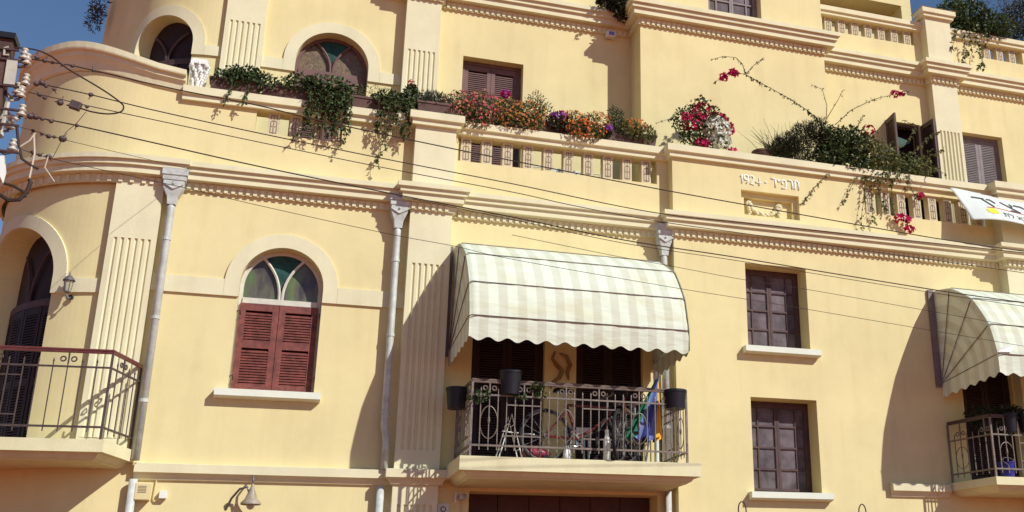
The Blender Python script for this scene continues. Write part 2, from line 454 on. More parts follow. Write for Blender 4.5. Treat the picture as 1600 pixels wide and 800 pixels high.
# ---- solid cores added behind the openings to stop sky light leaking in, terrace floors
mb = MB()
def core(mb, xc, Rr, cyy, y1, x1, z0, z1, y2):
    pl = [(xc-Rr*sin(R(a)), cyy-Rr*cos(R(a))) for a in range(130, -1, -10)]+[(x1, y1), (x1, y2), (xc-Rr, y2)]
    b = [mb.vert((x, y, z0)) for x, y in pl]; t = [mb.vert((x, y, z1)) for x, y in pl]
    for i in range(len(pl)): j = (i+1) % len(pl); mb.face((b[i], b[j], t[j], t[i]))
    mb.face(t)
core(mb, XC, 1.3, 1.75, .45, 16., 0., 7.3, 9.)
core(mb, XU, .95, 2.55, 1.65, 16., 7.3, 11.28, 9.)
part(mb, 'light_block_core', M['core'])
mb = MB()
mb.box(-1.6, 16., .02, .46, 7.2, 7.296); part(mb, 'terrace_floor', M['slab'])

# ---- upper floors (set back 1.2 m, bay set back 0.7 m)
TA = dict(u0=uu(57), u1=uu(15), z0=7.4, zs=9.60, rise=.46, d=.22, cv=True)
W2 = dict(u0=.055, u1=1.095, z0=7.4, zs=9.53, rise=.52, d=.24)
W3 = dict(u0=2.503, u1=3.456, z0=7.4, z1=10.01, d=.28)
W4 = dict(u0=9.97, u1=10.69, z0=7.4, z1=9.985, d=.25)
W5 = dict(u0=11.554, u1=12.431, z0=8.05, z1=9.98, d=.26)
W6 = dict(u0=6.449, u1=7.42, z0=11.25, z1=12.5, d=.22)
BT = dict(u0=8.86, u1=10.77, z0=11.60, z1=11.90, d=.18)
BF = dict(u0=12.22, u1=13.15, z0=11.60, z1=11.90, d=.18)
mb = MB(); strip_wall(mb, UPP, uu(72)-2.3, 1.58, 7.3, 13., [TA, W2], curve=XU); e = UPP(uu(72)-2.3, 7.3); mb.poly([e, e+Vector((.3, 4, 0)), e+Vector((.3, 4, 5.7)), e+Vector((0, 0, 5.7))]); part(mb, 'wall', M['wall'])
mb = MB(); strip_wall(mb, flat(1.2), 2.105, 5.242, 7.3, 13., [W3]); part(mb, 'wall', M['wall'])
mb = MB(); strip_wall(mb, flat(.7), 5.242, 8.567, 7.3, 13., [W6])
for x in (5.242, 8.567): mb.poly([(x, 1.2, 7.3), (x, .7, 7.3), (x, .7, 13.), (x, 1.2, 13.)])
part(mb, 'wall', M['wall'])
mb = MB(); strip_wall(mb, flat(1.2), 8.567, 10.90, 7.3, 11.97, [W4, BT]); part(mb, 'wall', M['wall'])
mb = MB(); strip_wall(mb, flat(1.2), 11.43, 16., 7.3, 11.97, [W5, BF]); part(mb, 'wall', M['wall'])
# rooftop room
mb = MB()
mb.box(11.74, 11.97, 2.98, 3.6, 11.28, 13.62); part(mb, 'pier', M['wall'])
mb = MB(); mb.box(8.4, 11.738, 3.45, 6., 11.28, 13.62); part(mb, 'wall', M['wall'])
mb = MB(); mb.box(8.4, 11.97, 2.98, 6., 13.622, 14.4); part(mb, 'roof', M['wall'])

# ---- cornices
def curve_path(xc, Rr, cyy, phi1, phi0, step=4.):
    n = int((phi1-phi0)/step)
    return [(xc-Rr*sin(R(phi1+(phi0-phi1)*k/n)), cyy-Rr*cos(R(phi1+(phi0-phi1)*k/n))) for k in range(n+1)]
ZC = 6.905
def cornice(path, z, k=1.):
    mb = MB(); sweep(mb, path, prof_at(z, k)); dentils(mb, path, z-.018, z+.068, .03*k, .022)
    return part(mb, 'cornice', M['trim'])
cornice(curve_path(XC, RL+.05, 1.75, 112, 0)+[(-1.262, -.05), (-1.262, 0), (1.69, 0), (1.69, -.16), (2.245, -.16), (2.245, 0), (5.415, 0), (5.415, YB), (10.96, YB), (10.96, YB-.2), (11.56, YB-.2), (11.56, YB), (16, YB)], ZC)
ZU = 10.80
cornice(curve_path(XU, RU, 2.55, 52, 0)+[(-.96, 1.2), (-.96, 1.12), (-.415, 1.12), (-.415, 1.2), (1.58, 1.2), (1.58, 1.03), (2.105, 1.03), (2.105, 1.2), (5.242, 1.2), (5.242, .7), (8.567, .7), (8.567, 1.2), (10.90, 1.2), (10.90, 1.0), (11.43, 1.0), (11.43, 1.2), (16, 1.2)], ZU, 1.12)
# string course of the first floor
SC = [(0, 3.29), (.03, 3.30), (.045, 3.33), (.075, 3.366), (.10, 3.374), (.10, 3.475), (0, 3.492)]
mb = MB(); sweep(mb, [(-1.225, 0), (1.69, 0), (1.69, -.16), (2.245, -.16), (2.245, -.0), (2.33, 0)], SC); part(mb, 'string_course', M['trim'])
mb = MB(); sweep(mb, [(8.64, YB), (9.60, YB)], SC); part(mb, 'string_course', M['trim'])
# copings
CP = [(0, 8.117), (.055, 8.117), (.055, 8.185), (.095, 8.195), (.095, 8.30), (-.22, 8.31), (-.22, 8.117)]
def coping(path, dz=0., k=1.):
    mb = MB(); sweep(mb, path, [(w, z+dz) for w, z in CP]); return part(mb, 'coping', M['trim'])
coping([(-1.28, 0), (1.645, 0), (1.69, 0), (1.69, -.16), (2.245, -.16), (2.245, 0), (5.415, 0), (5.415, YB), (10.96, YB), (10.96, YB-.2), (11.56, YB-.2), (11.56, YB), (16, YB)])
cpath = curve_path(XC, RL, 1.75, 114, 0)+[(-1.262, 0)]
def cz(i, z):
    ph = 114*(1-i/(len(cpath)-2)) if i < len(cpath)-1 else -11
    return z+rise(XC-RL*R(max(ph, 0)) if ph >= 0 else -1.262)
CC = [(0, 8.22), (.03, 8.23), (.05, 8.30), (.085, 8.345), (.10, 8.352), (.10, 8.40), (.145, 8.41), (.15, 8.425), (.15, 8.485), (-.25, 8.49), (-.25, 8.2)]
def CCz(i, z):
    t = rise(XC-RL*R(114*(1-i/(len(cpath)-2)))) if i < len(cpath)-1 else 0.
    lo = 8.22+t*.72; return lo+(z-8.22)*((8.49+t-lo)/.27)
mb = MB(); sweep(mb, cpath, CC, zf=CCz); part(mb, 'curved_parapet_coping', M['trim'])
# upper copings
CU = [(0, 11.902), (.055, 11.902), (.055, 11.965), (.09, 11.97), (.09, 12.06), (-.2, 12.07), (-.2, 11.902)]
mb = MB(); sweep(mb, [(8.57, 1.2), (10.90, 1.2)], CU); part(mb, 'coping', M['trim'])
mb = MB(); sweep(mb, [(11.43, 1.2), (16, 1.2)], CU); part(mb, 'coping', M['trim'])
mb = MB(); sweep(mb, [(10.90, 1.25), (10.90, 1.0), (11.43, 1.0), (11.43, 1.25)], [(w, z+.22) for w, z in CU]); mb.poly([(10.8, .9, 12.29), (11.53, .9, 12.29), (11.53, 1.3, 12.29), (10.8, 1.3, 12.29)])
part(mb, 'coping', M['trim'])

# ---- pilasters with six flutes
def pilaster(P, u0, u1, z0, z1, proud, fz0=None, fz1=None, back=0.):
    """P maps (u, z, depth); flutes between fz0 and fz1"""
    mb = MB()
    def slab(a, b, za, zb, pr):
        mb.poly([P(a, za, -pr), P(b, za, -pr), P(b, zb, -pr), P(a, zb, -pr)])
    def side(u, za, zb, p0, p1): mb.poly([P(u, za, -p0), P(u, za, -p1), P(u, zb, -p1), P(u, zb, -p0)])
    side(u0, z0, z1, back, proud); side(u1, z0, z1, proud, back)
    if fz0 is None: slab(u0, u1, z0, z1, proud)
    else:
        slab(u0, u1, z0, fz0, proud); slab(u0, u1, fz1, z1, proud)
        w = u1-u0; m = w*.115; n = 6; pitch = (w-2*m)/(n-.45); fw = pitch*.55
        x = u0
        for k in range(n):
            a = u0+m+k*pitch; b = a+fw
            slab(x, a, fz0, fz1, proud)
            # round groove in four facets
            prev = (a, proud)
            for q in range(1, 5):
                t = q/4; uq = a+(b-a)*t; dq = proud-.026*sin(pi*t)
                mb.poly([P(prev[0], fz0, -prev[1]), P(uq, fz0, -dq), P(uq, fz1, -dq), P(prev[0], fz1, -prev[1])])
                for zz in (fz0, fz1): mb.poly([P(prev[0], zz, -prev[1]), P(uq, zz, -dq), P(uq, zz, -proud), P(prev[0], zz, -proud)])
                prev = (uq, dq)
            x = b
        slab(x, u1, fz0, fz1, proud)
    return part(mb, 'pilaster', M['trim'])
pilaster(LOW, -1.865, -1.335, 3.55, ZC+.02, .085, 3.75, 6.17)
pilaster(flat(0), 1.69, 2.245, 3.49, ZC+.02, .16, 3.72, 6.15)
pilaster(flat(0), 1.69, 2.245, 0., 3.31, .16, .6, 3.06)
pilaster(flat(0), 1.69, 2.245, 7.21, 8.13, .16)
pilaster(flat(1.2), -.96, -.415, 7.3, ZU+.02, .08, 7.6, 9.99)
pilaster(flat(1.2), 1.58, 2.105, 7.3, ZU+.02, .17, 7.6, 9.90)
pilaster(flat(1.2), 10.90, 11.43, 7.3, ZU+.02, .20, 7.6, 9.84)
pilaster(flat(1.2), 10.90, 11.43, 11.1, 12.13, .20)
pilaster(flat(1.2), 1.58, 2.105, 11.1, 13., .17)
pilaster(flat(YB), 10.96, 11.56, 0., ZC+.02, .20)
pilaster(flat(YB), 10.96, 11.56, 7.21, 8.13, .20)
# ---- arch bands and impost bands
mb = MB(); archband(mb, LOW, W1, .178, .03, 5.553)
pband(mb, LOW, -1.33, -.505, 5.553, 5.765, .03, .15); pband(mb, LOW, .857, 1.688, 5.553, 5.765, .03); part(mb, 'arch_surround', M['trim'])
mb = MB(); archband(mb, LOW, D1, .165, .03, 5.48); pband(mb, LOW, ul(28)+.167, -1.868, 5.48, 5.655, .03, .06); part(mb, 'arch_surround', M['trim'])
mb = MB(); archband(mb, UPP, W2, .17, .03, 9.335)
pband(mb, UPP, -.413, -.117, 9.335, 9.51, .03); pband(mb, UPP, 1.267, 1.578, 9.335, 9.51, .03); part(mb, 'arch_surround', M['trim'])
mb = MB(); archband(mb, UPP, TA, .165, .03, 9.40); pband(mb, UPP, uu(15)+.167, -.962, 9.40, 9.555, .03, .06); part(mb, 'arch_surround', M['trim'])

# ---- balusters: pierced-looking cast blocks with an incised key pattern
def baluster_mesh(h, w=.145, t=.13):
    mb = MB(); mb.box(0, w, 0, t, 0, h)
    g = .011
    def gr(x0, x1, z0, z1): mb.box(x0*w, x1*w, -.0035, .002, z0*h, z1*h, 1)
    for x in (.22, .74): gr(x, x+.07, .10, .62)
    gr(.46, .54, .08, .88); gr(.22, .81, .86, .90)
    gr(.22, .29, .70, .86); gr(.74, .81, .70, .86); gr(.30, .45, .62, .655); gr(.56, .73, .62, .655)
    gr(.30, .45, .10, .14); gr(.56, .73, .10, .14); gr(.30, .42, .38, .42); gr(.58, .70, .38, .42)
    return mb
def balusters(x0, pitch, n, y, h):
    b0 = part(baluster_mesh(h['z1']-h['z0']+.0), 'baluster', [M['fret'], M['groove']])
    b0.location = (x0, y, h['z0'])
    for k in range(1, n):
        c = b0.copy(); COL.objects.link(c); c.location = (x0+pitch*k, y, h['z0'])
balusters(-.21, .277, 4, .035, BL)
balusters(2.345, .2965, 10, .035, BM)
balusters(8.645, .285, 8, YB+.035, BR)
balusters(8.93, .272, 7, 1.235, BT)
balusters(12.30, .285, 3, 1.235, BF)

# ---- 1924 lettering and relief panel
def arc(cx, cy, rx, ry, a0, a1, n=10): return [(cx+rx*cos(R(a0+(a1-a0)*k/n)), cy+ry*sin(R(a0+(a1-a0)*k/n))) for k in range(n+1)]
GLYPH = {'1': (.3, [[(.0, .78), (.17, 1), (.17, 0)]]), '9': (.62, [arc(.28, .70, .27, .29, 0, 360, 16), [(.55, .70), (.50, .3), (.3, 0)]]),
    '2': (.62, [arc(.27, .74, .26, .26, 165, -35)+[(.02, .03), (.56, .03)]]), '4': (.68, [[(.44, 0), (.44, 1), (.0, .32), (.64, .32)]]), '-': (.42, [[(.05, .42), (.30, .42)]]), ' ': (.2, []),
    '"': (.34, [[(.04, 1.02), (.08, .72)], [(.2, 1.02), (.24, .72)]]), 'dalet': (.72, [[(.0, .98), (.66, .98)], [(.53, .98), (.53, 0)]]),
    'resh': (.66, [[(.0, .98), (.40, .98), (.53, .86), (.55, 0)]]), 'tav': (.78, [[(.02, .98), (.48, .98), (.61, .86), (.62, 0)], [(.16, .98), (.16, .08), (.0, .01)]]),
    'pe': (.72, [[(.24, .50), (.08, .56), (.06, .96), (.45, .98), (.58, .86), (.58, .12), (.46, .01), (.0, .01)]]), 'yod': (.34, [[(.0, .98), (.18, .98), (.2, .6)]]),
    'tsadi': (.74, [[(.02, .98), (.56, .02), (.0, .02)], [(.6, .98), (.58, .78), (.36, .50)]]), 'lamed': (.6, [[(.0, 1.3), (.02, .92), (.48, .92), (.46, .55), (.22, 0)]]),
    'alef': (.74, [[(.0, .98), (.62, .0)], [(.58, .98), (.54, .72), (.36, .48)], [(.02, .0), (.06, .34), (.2, .62)]]), 'bet': (.74, [[(.0, .98), (.42, .98), (.53, .86), (.53, .02)], [(.0, .02), (.66, .02)]])}
def strokes(chars):
    x = 0.; out = []
    for c in chars:
        w, st = GLYPH[c]
        for q in st: out.append([(x+u, v) for u, v in q])
        x += w+.13
    return out, x-.13
LT = ['1', '9', '2', '4', ' ', '-', ' ', 'dalet', '"', 'pe', 'resh', 'tav']
st, W_ = strokes(LT); k = .985/W_; mb = MB()
for q in st: mb.tube([Vector((6.505+u*k, YB-.003, 7.838+v*.135+.006*sin(u*2.1))) for u, v in q], .0125, 6)
o = mb.build('date_inscription', M['letter'], HOUSE, smooth=True)
mb = MB()   # recessed double frame and swag
Pb = flat(YB+.085)
inn = dict(u0=6.585, u1=7.385, z0=7.345, z1=7.655, d=.075)
strip_wall(mb, Pb, PN['u0'], PN['u1'], PN['z0'], PN['z1'], [inn])
mb.poly([Pb(inn['u0'], inn['z0'], .075), Pb(inn['u1'], inn['z0'], .075), Pb(inn['u1'], inn['z1'], .075), Pb(inn['u0'], inn['z1'], .075)])
part(mb, 'relief_panel', M['wall'])
mb = MB(); yy = YB+.13
for cx, cz_ in ((6.68, 7.565), (7.18, 7.565)):
    for k in range(7): a = 2*pi*k/7; mb.blob((cx+.035*cos(a), yy, cz_+.035*sin(a)), .026, .035, .026)
    mb.blob((cx, yy-.02, cz_), .022, .035, .022)
    for k in range(4): mb.blob((cx+random.uniform(-.02, .02), yy, cz_-.06-.035*k), .035-.004*k, .035, .028)
for k in range(19):
    t = k/18; x = 6.68+.50*t; z = 7.54-.125*sin(pi*t)
    for q in range(2): mb.blob((x+random.uniform(-.012, .012), yy+random.uniform(-.01, .02), z+random.uniform(-.025, .025)), .03, .04, .026)
part(mb, 'garland', M['trim'], smooth=True)

# ---- sills
def sill(x0, x1, y, z0, z1, parent=None):
    mb = MB()
    sweep(mb, [(x0, y), (x1, y)], [(0, z0-.006), (.05, z0-.004), (.105, z1-.088), (.12, z1-.082), (.12, z1), (0, z1)])
    return mb.build('sill', M['sill'], parent or HOUSE)

# ---- windows
def shutter(parent, x0, x1, z0, z1, y, m, mids=(.5,), slat=.034, stile=.075, thick=.035, z0rail=None, P=None):
    mb = MB(); P = P or (lambda u, z, d: Vector((u, d, z)))
    def bx(a, b, za, zb, ya, yb, mi=0):
        i = len(mb.v)
        for z in (za, zb):
            for x, yv in ((a, ya), (b, ya), (b, yb), (a, yb)): mb.v.append(tuple(P(x, z, yv)))
        for q in ((0, 3, 2, 1), (4, 5, 6, 7), (0, 1, 5, 4), (1, 2, 6, 5), (2, 3, 7, 6), (3, 0, 4, 7)): mb.face([i+k for k in q], mi)
    bx(x0, x0+stile, z0, z1, y, y+thick); bx(x1-stile, x1, z0, z1, y, y+thick)
    rails = [z0+.045]+[z0+(z1-z0)*t for t in mids]+[z1-.045]
    for z in rails: bx(x0+stile, x1-stile, z-.045, z+.045, y+.001, y+thick-.001)
    for a, b in zip(rails, rails[1:]):
        z = a+.045+slat*.35
        while z < b-.05:
            i = len(mb.v)
            for (yy_, zz) in ((y+.002, z-.004), (y+.003, z-.021), (y+thick-.004, z-.002), (y+thick-.006, z+.014)):
                mb.v.append(tuple(P(x0+stile-.004, zz, yy_))); mb.v.append(tuple(P(x1-stile+.004, zz, yy_)))
            for q in ((0, 1, 3, 2), (2, 3, 5, 4), (4, 5, 7, 6), (6, 7, 1, 0)): mb.face([i+k for k in q])
            z += slat
    i = len(mb.v)   # near-black sheet that paints the shade behind the slats
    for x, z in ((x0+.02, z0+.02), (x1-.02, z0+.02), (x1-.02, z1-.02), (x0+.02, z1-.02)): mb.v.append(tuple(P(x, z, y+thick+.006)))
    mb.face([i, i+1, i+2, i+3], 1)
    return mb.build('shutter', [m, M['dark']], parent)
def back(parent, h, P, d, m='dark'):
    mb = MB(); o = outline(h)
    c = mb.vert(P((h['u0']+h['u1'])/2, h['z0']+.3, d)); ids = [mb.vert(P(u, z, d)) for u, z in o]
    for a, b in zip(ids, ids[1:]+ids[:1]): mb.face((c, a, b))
    return mb.build('shade_backing', M[m], parent)

def arched_window(h, P, zt, mframe, mglass, yb, mshut, zb, white=True, smids=(.5,)):
    """frame with curved Y tracery, fanlight above transom zt, two shutters below"""
    c = (h['u0']+h['u1'])/2; r = (h['u1']-h['u0'])/2-.0
    d = yb
    mb = MB()   # outer frame: ring following the arch + transom
    n = 30
    for k in range(n):
        a, b = pi*k/n, pi*(k+1)/n
        q = [(c+(r-.002)*cos(a), h['zs']+(r-.002)*sin(a)), (c+(r-.002)*cos(b), h['zs']+(r-.002)*sin(b)), (c+(r-.05)*cos(b), h['zs']+(r-.05)*sin(b)), (c+(r-.05)*cos(a), h['zs']+(r-.05)*sin(a))]
        mb.poly([P(*x, d) for x in q]); mb.poly([P(*q[2], d), P(*q[3], d), P(*q[3], d+.05), P(*q[2], d+.05)])
    for s in (-1, 1):
        xa, xb = sorted((c+s*(r-.002), c+s*(r-.05)))
        mb.box(xa, xb, P(0, 0, d).y, P(0, 0, d).y+.05, h['z0']+.01, h['zs'])
    mb.box(c-r+.052, c+r-.052, P(0, 0, d).y-.02, P(0, 0, d).y+.05, zt-.035, zt+.035)
    fr = mb.build('window', mframe, HOUSE)
    yf = P(0, 0, d).y
    mb = MB()   # tracery
    for s in (-1, 1):
        pts = [Vector((c+s*(.018+.27*(t**1.7)), yf, zt+.03+(h['zs']+r*.86-zt-.03)*(t**.72))) for t in [k/12 for k in range(13)]]
        mb.tube(pts, .019, 6)
    mb.build('tracery', mframe, fr)
    mb = MB()
    pts = [(c-(r-.03), zt)]+[(c+(r-.03)*cos(pi-pi*k/24), max(zt, h['zs']+(r-.03)*sin(pi-pi*k/24))) for k in range(25)]+[(c+(r-.03), zt)]
    mb.poly([Vector((x, yf+.035, z)) for x, z in pts[::-1]]); mb.build('pane', mglass, fr)
    mb = MB()
    rt = [(c+s*(.018+.27*(t**1.7)), zt+.03+(h['zs']+r*.86-zt-.03)*(t**.72)) for s in (1,) for t in [k/12 for k in range(13)]]
    lt = [(2*c-x, z) for x, z in rt][::-1]
    mid = []
    a1 = math.atan2(rt[-1][1]-h['zs'], rt[-1][0]-c)
    for k in range(1, 12):
        a = a1+(pi-2*a1)*k/12; rr = sqrt((rt[-1][0]-c)**2+(rt[-1][1]-h['zs'])**2); mid.append((c+rr*cos(a)*1., h['zs']+max(rr, r-.05)*sin(a)))
    loop = rt+mid+lt
    cen = Vector((c, yf+.028, h['zs']+.2))
    ids = [mb.vert((x, yf+.028, z)) for x, z in loop]; ci = mb.vert(cen)
    for a, b in zip(ids, ids[1:]): mb.face((ci, a, b))
    mb.build('green_pane', M['teal'], fr)
    g = .006
    shutter(fr, c-r+.03, c-g/2, zb, zt-.04, yf-.03, mshut, smids); shutter(fr, c+g/2, c+r-.03, zb, zt-.04, yf-.03, mshut, smids)
    return fr
w1 = arched_window(W1, flat(0.), 5.555, M['whiteframe'], M['fan'], .15, M['red'], 4.40, smids=(.53,)); w1['label'] = 'arched window with red louvred shutters and green fanlight'
sill(-.47, .755, 0., 4.285, 4.383, w1)
for x, z in ((-.30, 5.38), (-.30, 4.56), (.655, 5.40), (.655, 4.58)):     # iron shutter hooks
    mb = MB(); mb.tube([(x-.03, .10, z), (x-.02, .06, z+.01), (x+.01, .05, z+.02), (x+.02, .09, z-.03)], .009, 5); mb.build('hinge', M['iron'], w1)
w2 = arched_window(W2, flat(1.2), 9.44, M['brown'], M['amber'], .16, M['brown'], 7.42, smids=(.45, .78)); w2['label'] = 'upper arched window with brown shutters and amber glass'

def casement(h, y, mframe, cols, rows, top_arch=False, split=True):
    """two-leaf small-paned window"""
    P = flat(y); yy = y+h['d']-.06
    x0, x1, z0, z1 = h['u0']+.002, h['u1']-.002, h['z0']+.002, h['z1']-.002
    mb = MB(); f = .05
    mb.box(x0, x1, yy, yy+.06, z1-f, z1); mb.box(x0, x1, yy, yy+.06, z0, z0+f)
    mb.box(x0, x0+f, yy, yy+.06, z0+f, z1-f); mb.box(x1-f, x1, yy, yy+.06, z0+f, z1-f)
    win = mb.build('window', mframe, HOUSE)
    cx = (x0+x1)/2
    for a, b in ((x0+f+.002, cx-.002), (cx+.002, x1-f-.002)):
        mb = MB(); s = .035
        za, zb = z0+f+.002, z1-f-.002
        mb.box(a, a+s, yy-.012, yy+.03, za, zb); mb.box(b-s, b, yy-.012, yy+.03, za, zb)
        mb.box(a+s, b-s, yy-.011, yy+.03, za, za+s); mb.box(a+s, b-s, yy-.011, yy+.03, zb-s, zb)
        outer = a < cx-.1
        xm = a+(b-a)*(.36 if a < x0+.2 else .64)
        mb.box(xm-.012, xm+.012, yy-.006, yy+.025, za+s, zb-s)
        for k in range(1, rows):
            z = za+(zb-za)*k/rows; mb.box(a+s, b-s, yy-.009, yy+.024, z-.013, z+.013)
        sash = mb.build('sash', mframe, win)
        mb = MB(); mb.poly([(a+s, yy+.012, za+s), (b-s, yy+.012, za+s), (b-s, yy+.012, zb-s), (a+s, yy+.012, zb-s)]); mb.build('pane', M['pane'], sash)
    return win
wa = casement(WA, YB, M['dkwood'], 4, 4); sill(6.43, 7.62, YB, 5.235, 5.333, wa); wa['label'] = 'dark small paned window, upper of two'
wb = casement(WB, YB, M['dkwood'], 4, 4); sill(6.43, 7.67, YB, 3.205, 3.308, wb); wb['label'] = 'dark small paned window, lower of two'
w6 = casement(W6, .7, M['greyframe'], 4, 4); w6['label'] = 'top window with pale glazing bars'
def shuttered(h, y, mframe, mshut, d=.09, mids=(.4,), label=None):
    yy = y+d; x0, x1, z0, z1 = h['u0']+.002, h['u1']-.002, h['z0'], h['z1']-.002
    mb = MB(); f = .055
    mb.box(x0, x1, yy, yy+.08, z1-f, z1); mb.box(x0, x0+f, yy, yy+.08, z0, z1-f); mb.box(x1-f, x1, yy, yy+.08, z0, z1-f)
    win = mb.build('window', mframe, HOUSE); c = (x0+x1)/2
    shutter(win, x0+f, c-.003, z0+.01, z1-f-.003, yy+.01, mshut, mids, stile=.06); shutter(win, c+.003, x1-f, z0+.01, z1-f-.003, yy+.01, mshut, mids, stile=.06)
    if label: win['label'] = label
    return win
shuttered(W3, 1.2, M['brown'], M['brown'], d=.15, label='closed brown louvred shutters above the flowers', mids=(.5,))
shuttered(W5, 1.2, M['greyframe'], M['greyframe'], d=.13, label='grey brown louvred shutters above the banner', mids=(.42,))
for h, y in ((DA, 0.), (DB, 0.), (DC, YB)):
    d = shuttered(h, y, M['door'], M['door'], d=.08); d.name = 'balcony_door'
mb = MB()
for k in range(6): mb.box(2.68+.415*k, 3.085+.415*k, .30, .34, .03, 3.25)
part(mb, 'shop_door', mat('shadow_maroon_door', (.075, .026, .022), .6, .2, 4))  # door colour carries the reddish-brown shadow under the balcony
# open window on the right with two leaves swung out
mb = MB(); x0, x1, z0, z1 = W4['u0']+.002, W4['u1']-.002, W4['z0'], W4['z1']-.002
mb.box(x0, x1, 1.26, 1.34, z1-.05, z1); mb.box(x0, x0+.05, 1.26, 1.34, z0, z1-.05); mb.box(x1-.05, x1, 1.26, 1.34, z0, z1-.05)
w4 = mb.build('window', M['dkwood'], HOUSE); w4['label'] = 'open window with both shutters swung outwards'
for hx, s in ((x0, -1), (x1, 1)):
    a = Vector((hx, 1.19, 0)); dirv = Vector((s*.10, -1, 0)).normalized()
    P = lambda u, z, d, a=a, dirv=dirv: Vector((a.x+dirv.x*u-dirv.y*d, a.y+dirv.y*u+dirv.x*d, z))
    shutter(w4, 0, .36, 7.42, z1-.02, 0., M['dkwood'], (.3, .65), P=P, stile=.06)
mb = MB(); mb.poly([at(1387, 241, 1.3), at(1424, 222, 1.36), at(1386, 207, 1.3)]); mb.build('green_pane', M['teal'], w4)
back(w4, W4, flat(1.2), .249)  # flat near-black sheet painted in for the unlit room
# round-corner arch doors
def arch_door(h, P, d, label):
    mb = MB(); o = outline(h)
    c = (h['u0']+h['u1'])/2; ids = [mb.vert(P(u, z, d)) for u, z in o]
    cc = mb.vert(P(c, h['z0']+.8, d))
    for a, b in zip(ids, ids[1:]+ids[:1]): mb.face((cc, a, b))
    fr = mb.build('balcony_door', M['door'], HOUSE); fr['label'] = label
    n = 4
    mb = MB()
    zt = h['zs']-.22
    for k in range(n):
        a = h['u0']+(h['u1']-h['u0'])*k/n+.01; b = h['u0']+(h['u1']-h['u0'])*(k+1)/n-.01
        shutter(fr, a, b, h['z0']+.02, zt-.05, d-.05, M['door'], (.5,), stile=.05, P=P)
    pband(mb, lambda u, z, q=0.: P(u, z, d+q-.001), h['u0']+.002, h['u1']-.002, zt-.045, zt+.045, .05, .1)
    for s in (-1, 1):
        pts = [P(c+s*(.02+.3*t**1.6), zt+.05+(h['rise']*.9)*t**.75, d-.03) for t in [k/10 for k in range(11)]]
        mb.tube(pts, .02, 6)
    mb.build('transom', M['dkwood'], fr)
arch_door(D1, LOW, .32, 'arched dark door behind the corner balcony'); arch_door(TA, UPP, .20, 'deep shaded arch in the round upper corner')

# ---- balcony slabs
def slab(path, zt, fas, label):
    mb = MB()
    pr = [(0, zt), (0, zt-fas), (-.06, zt-fas-.004), (-.075, zt-fas-.022), (-.10, zt-fas-.055), (-.135, zt-fas-.07), (-.14, zt-fas-.078)]
    sweep(mb, path, pr, caps=False)
    top = [(x, y, zt) for x, y in path]
    mb.poly(top[::-1])
    n = len(pr); ids = [i*n+n-1 for i in range(len(path))]
    mb.face(ids)
    o = part(mb, 'balcony_slab', M['slab']); o['label'] = label
    return o
slab([(2.33, .02), (2.33, -1.1), (5.38, -1.1), (5.38, .02)], 3.54, .165, 'balcony slab under the middle striped awning')
slab([(9.60, -.17), (9.79, -1.1), (14.5, -1.1), (14.5, -.17)], 3.50, .11, 'balcony slab at the right edge')
slab([(-3.75, 1.4), (-3.75, -.66), (-1.50, -.82), (-1.235, .02)][0:], 3.62, .135, 'corner balcony slab at the left')

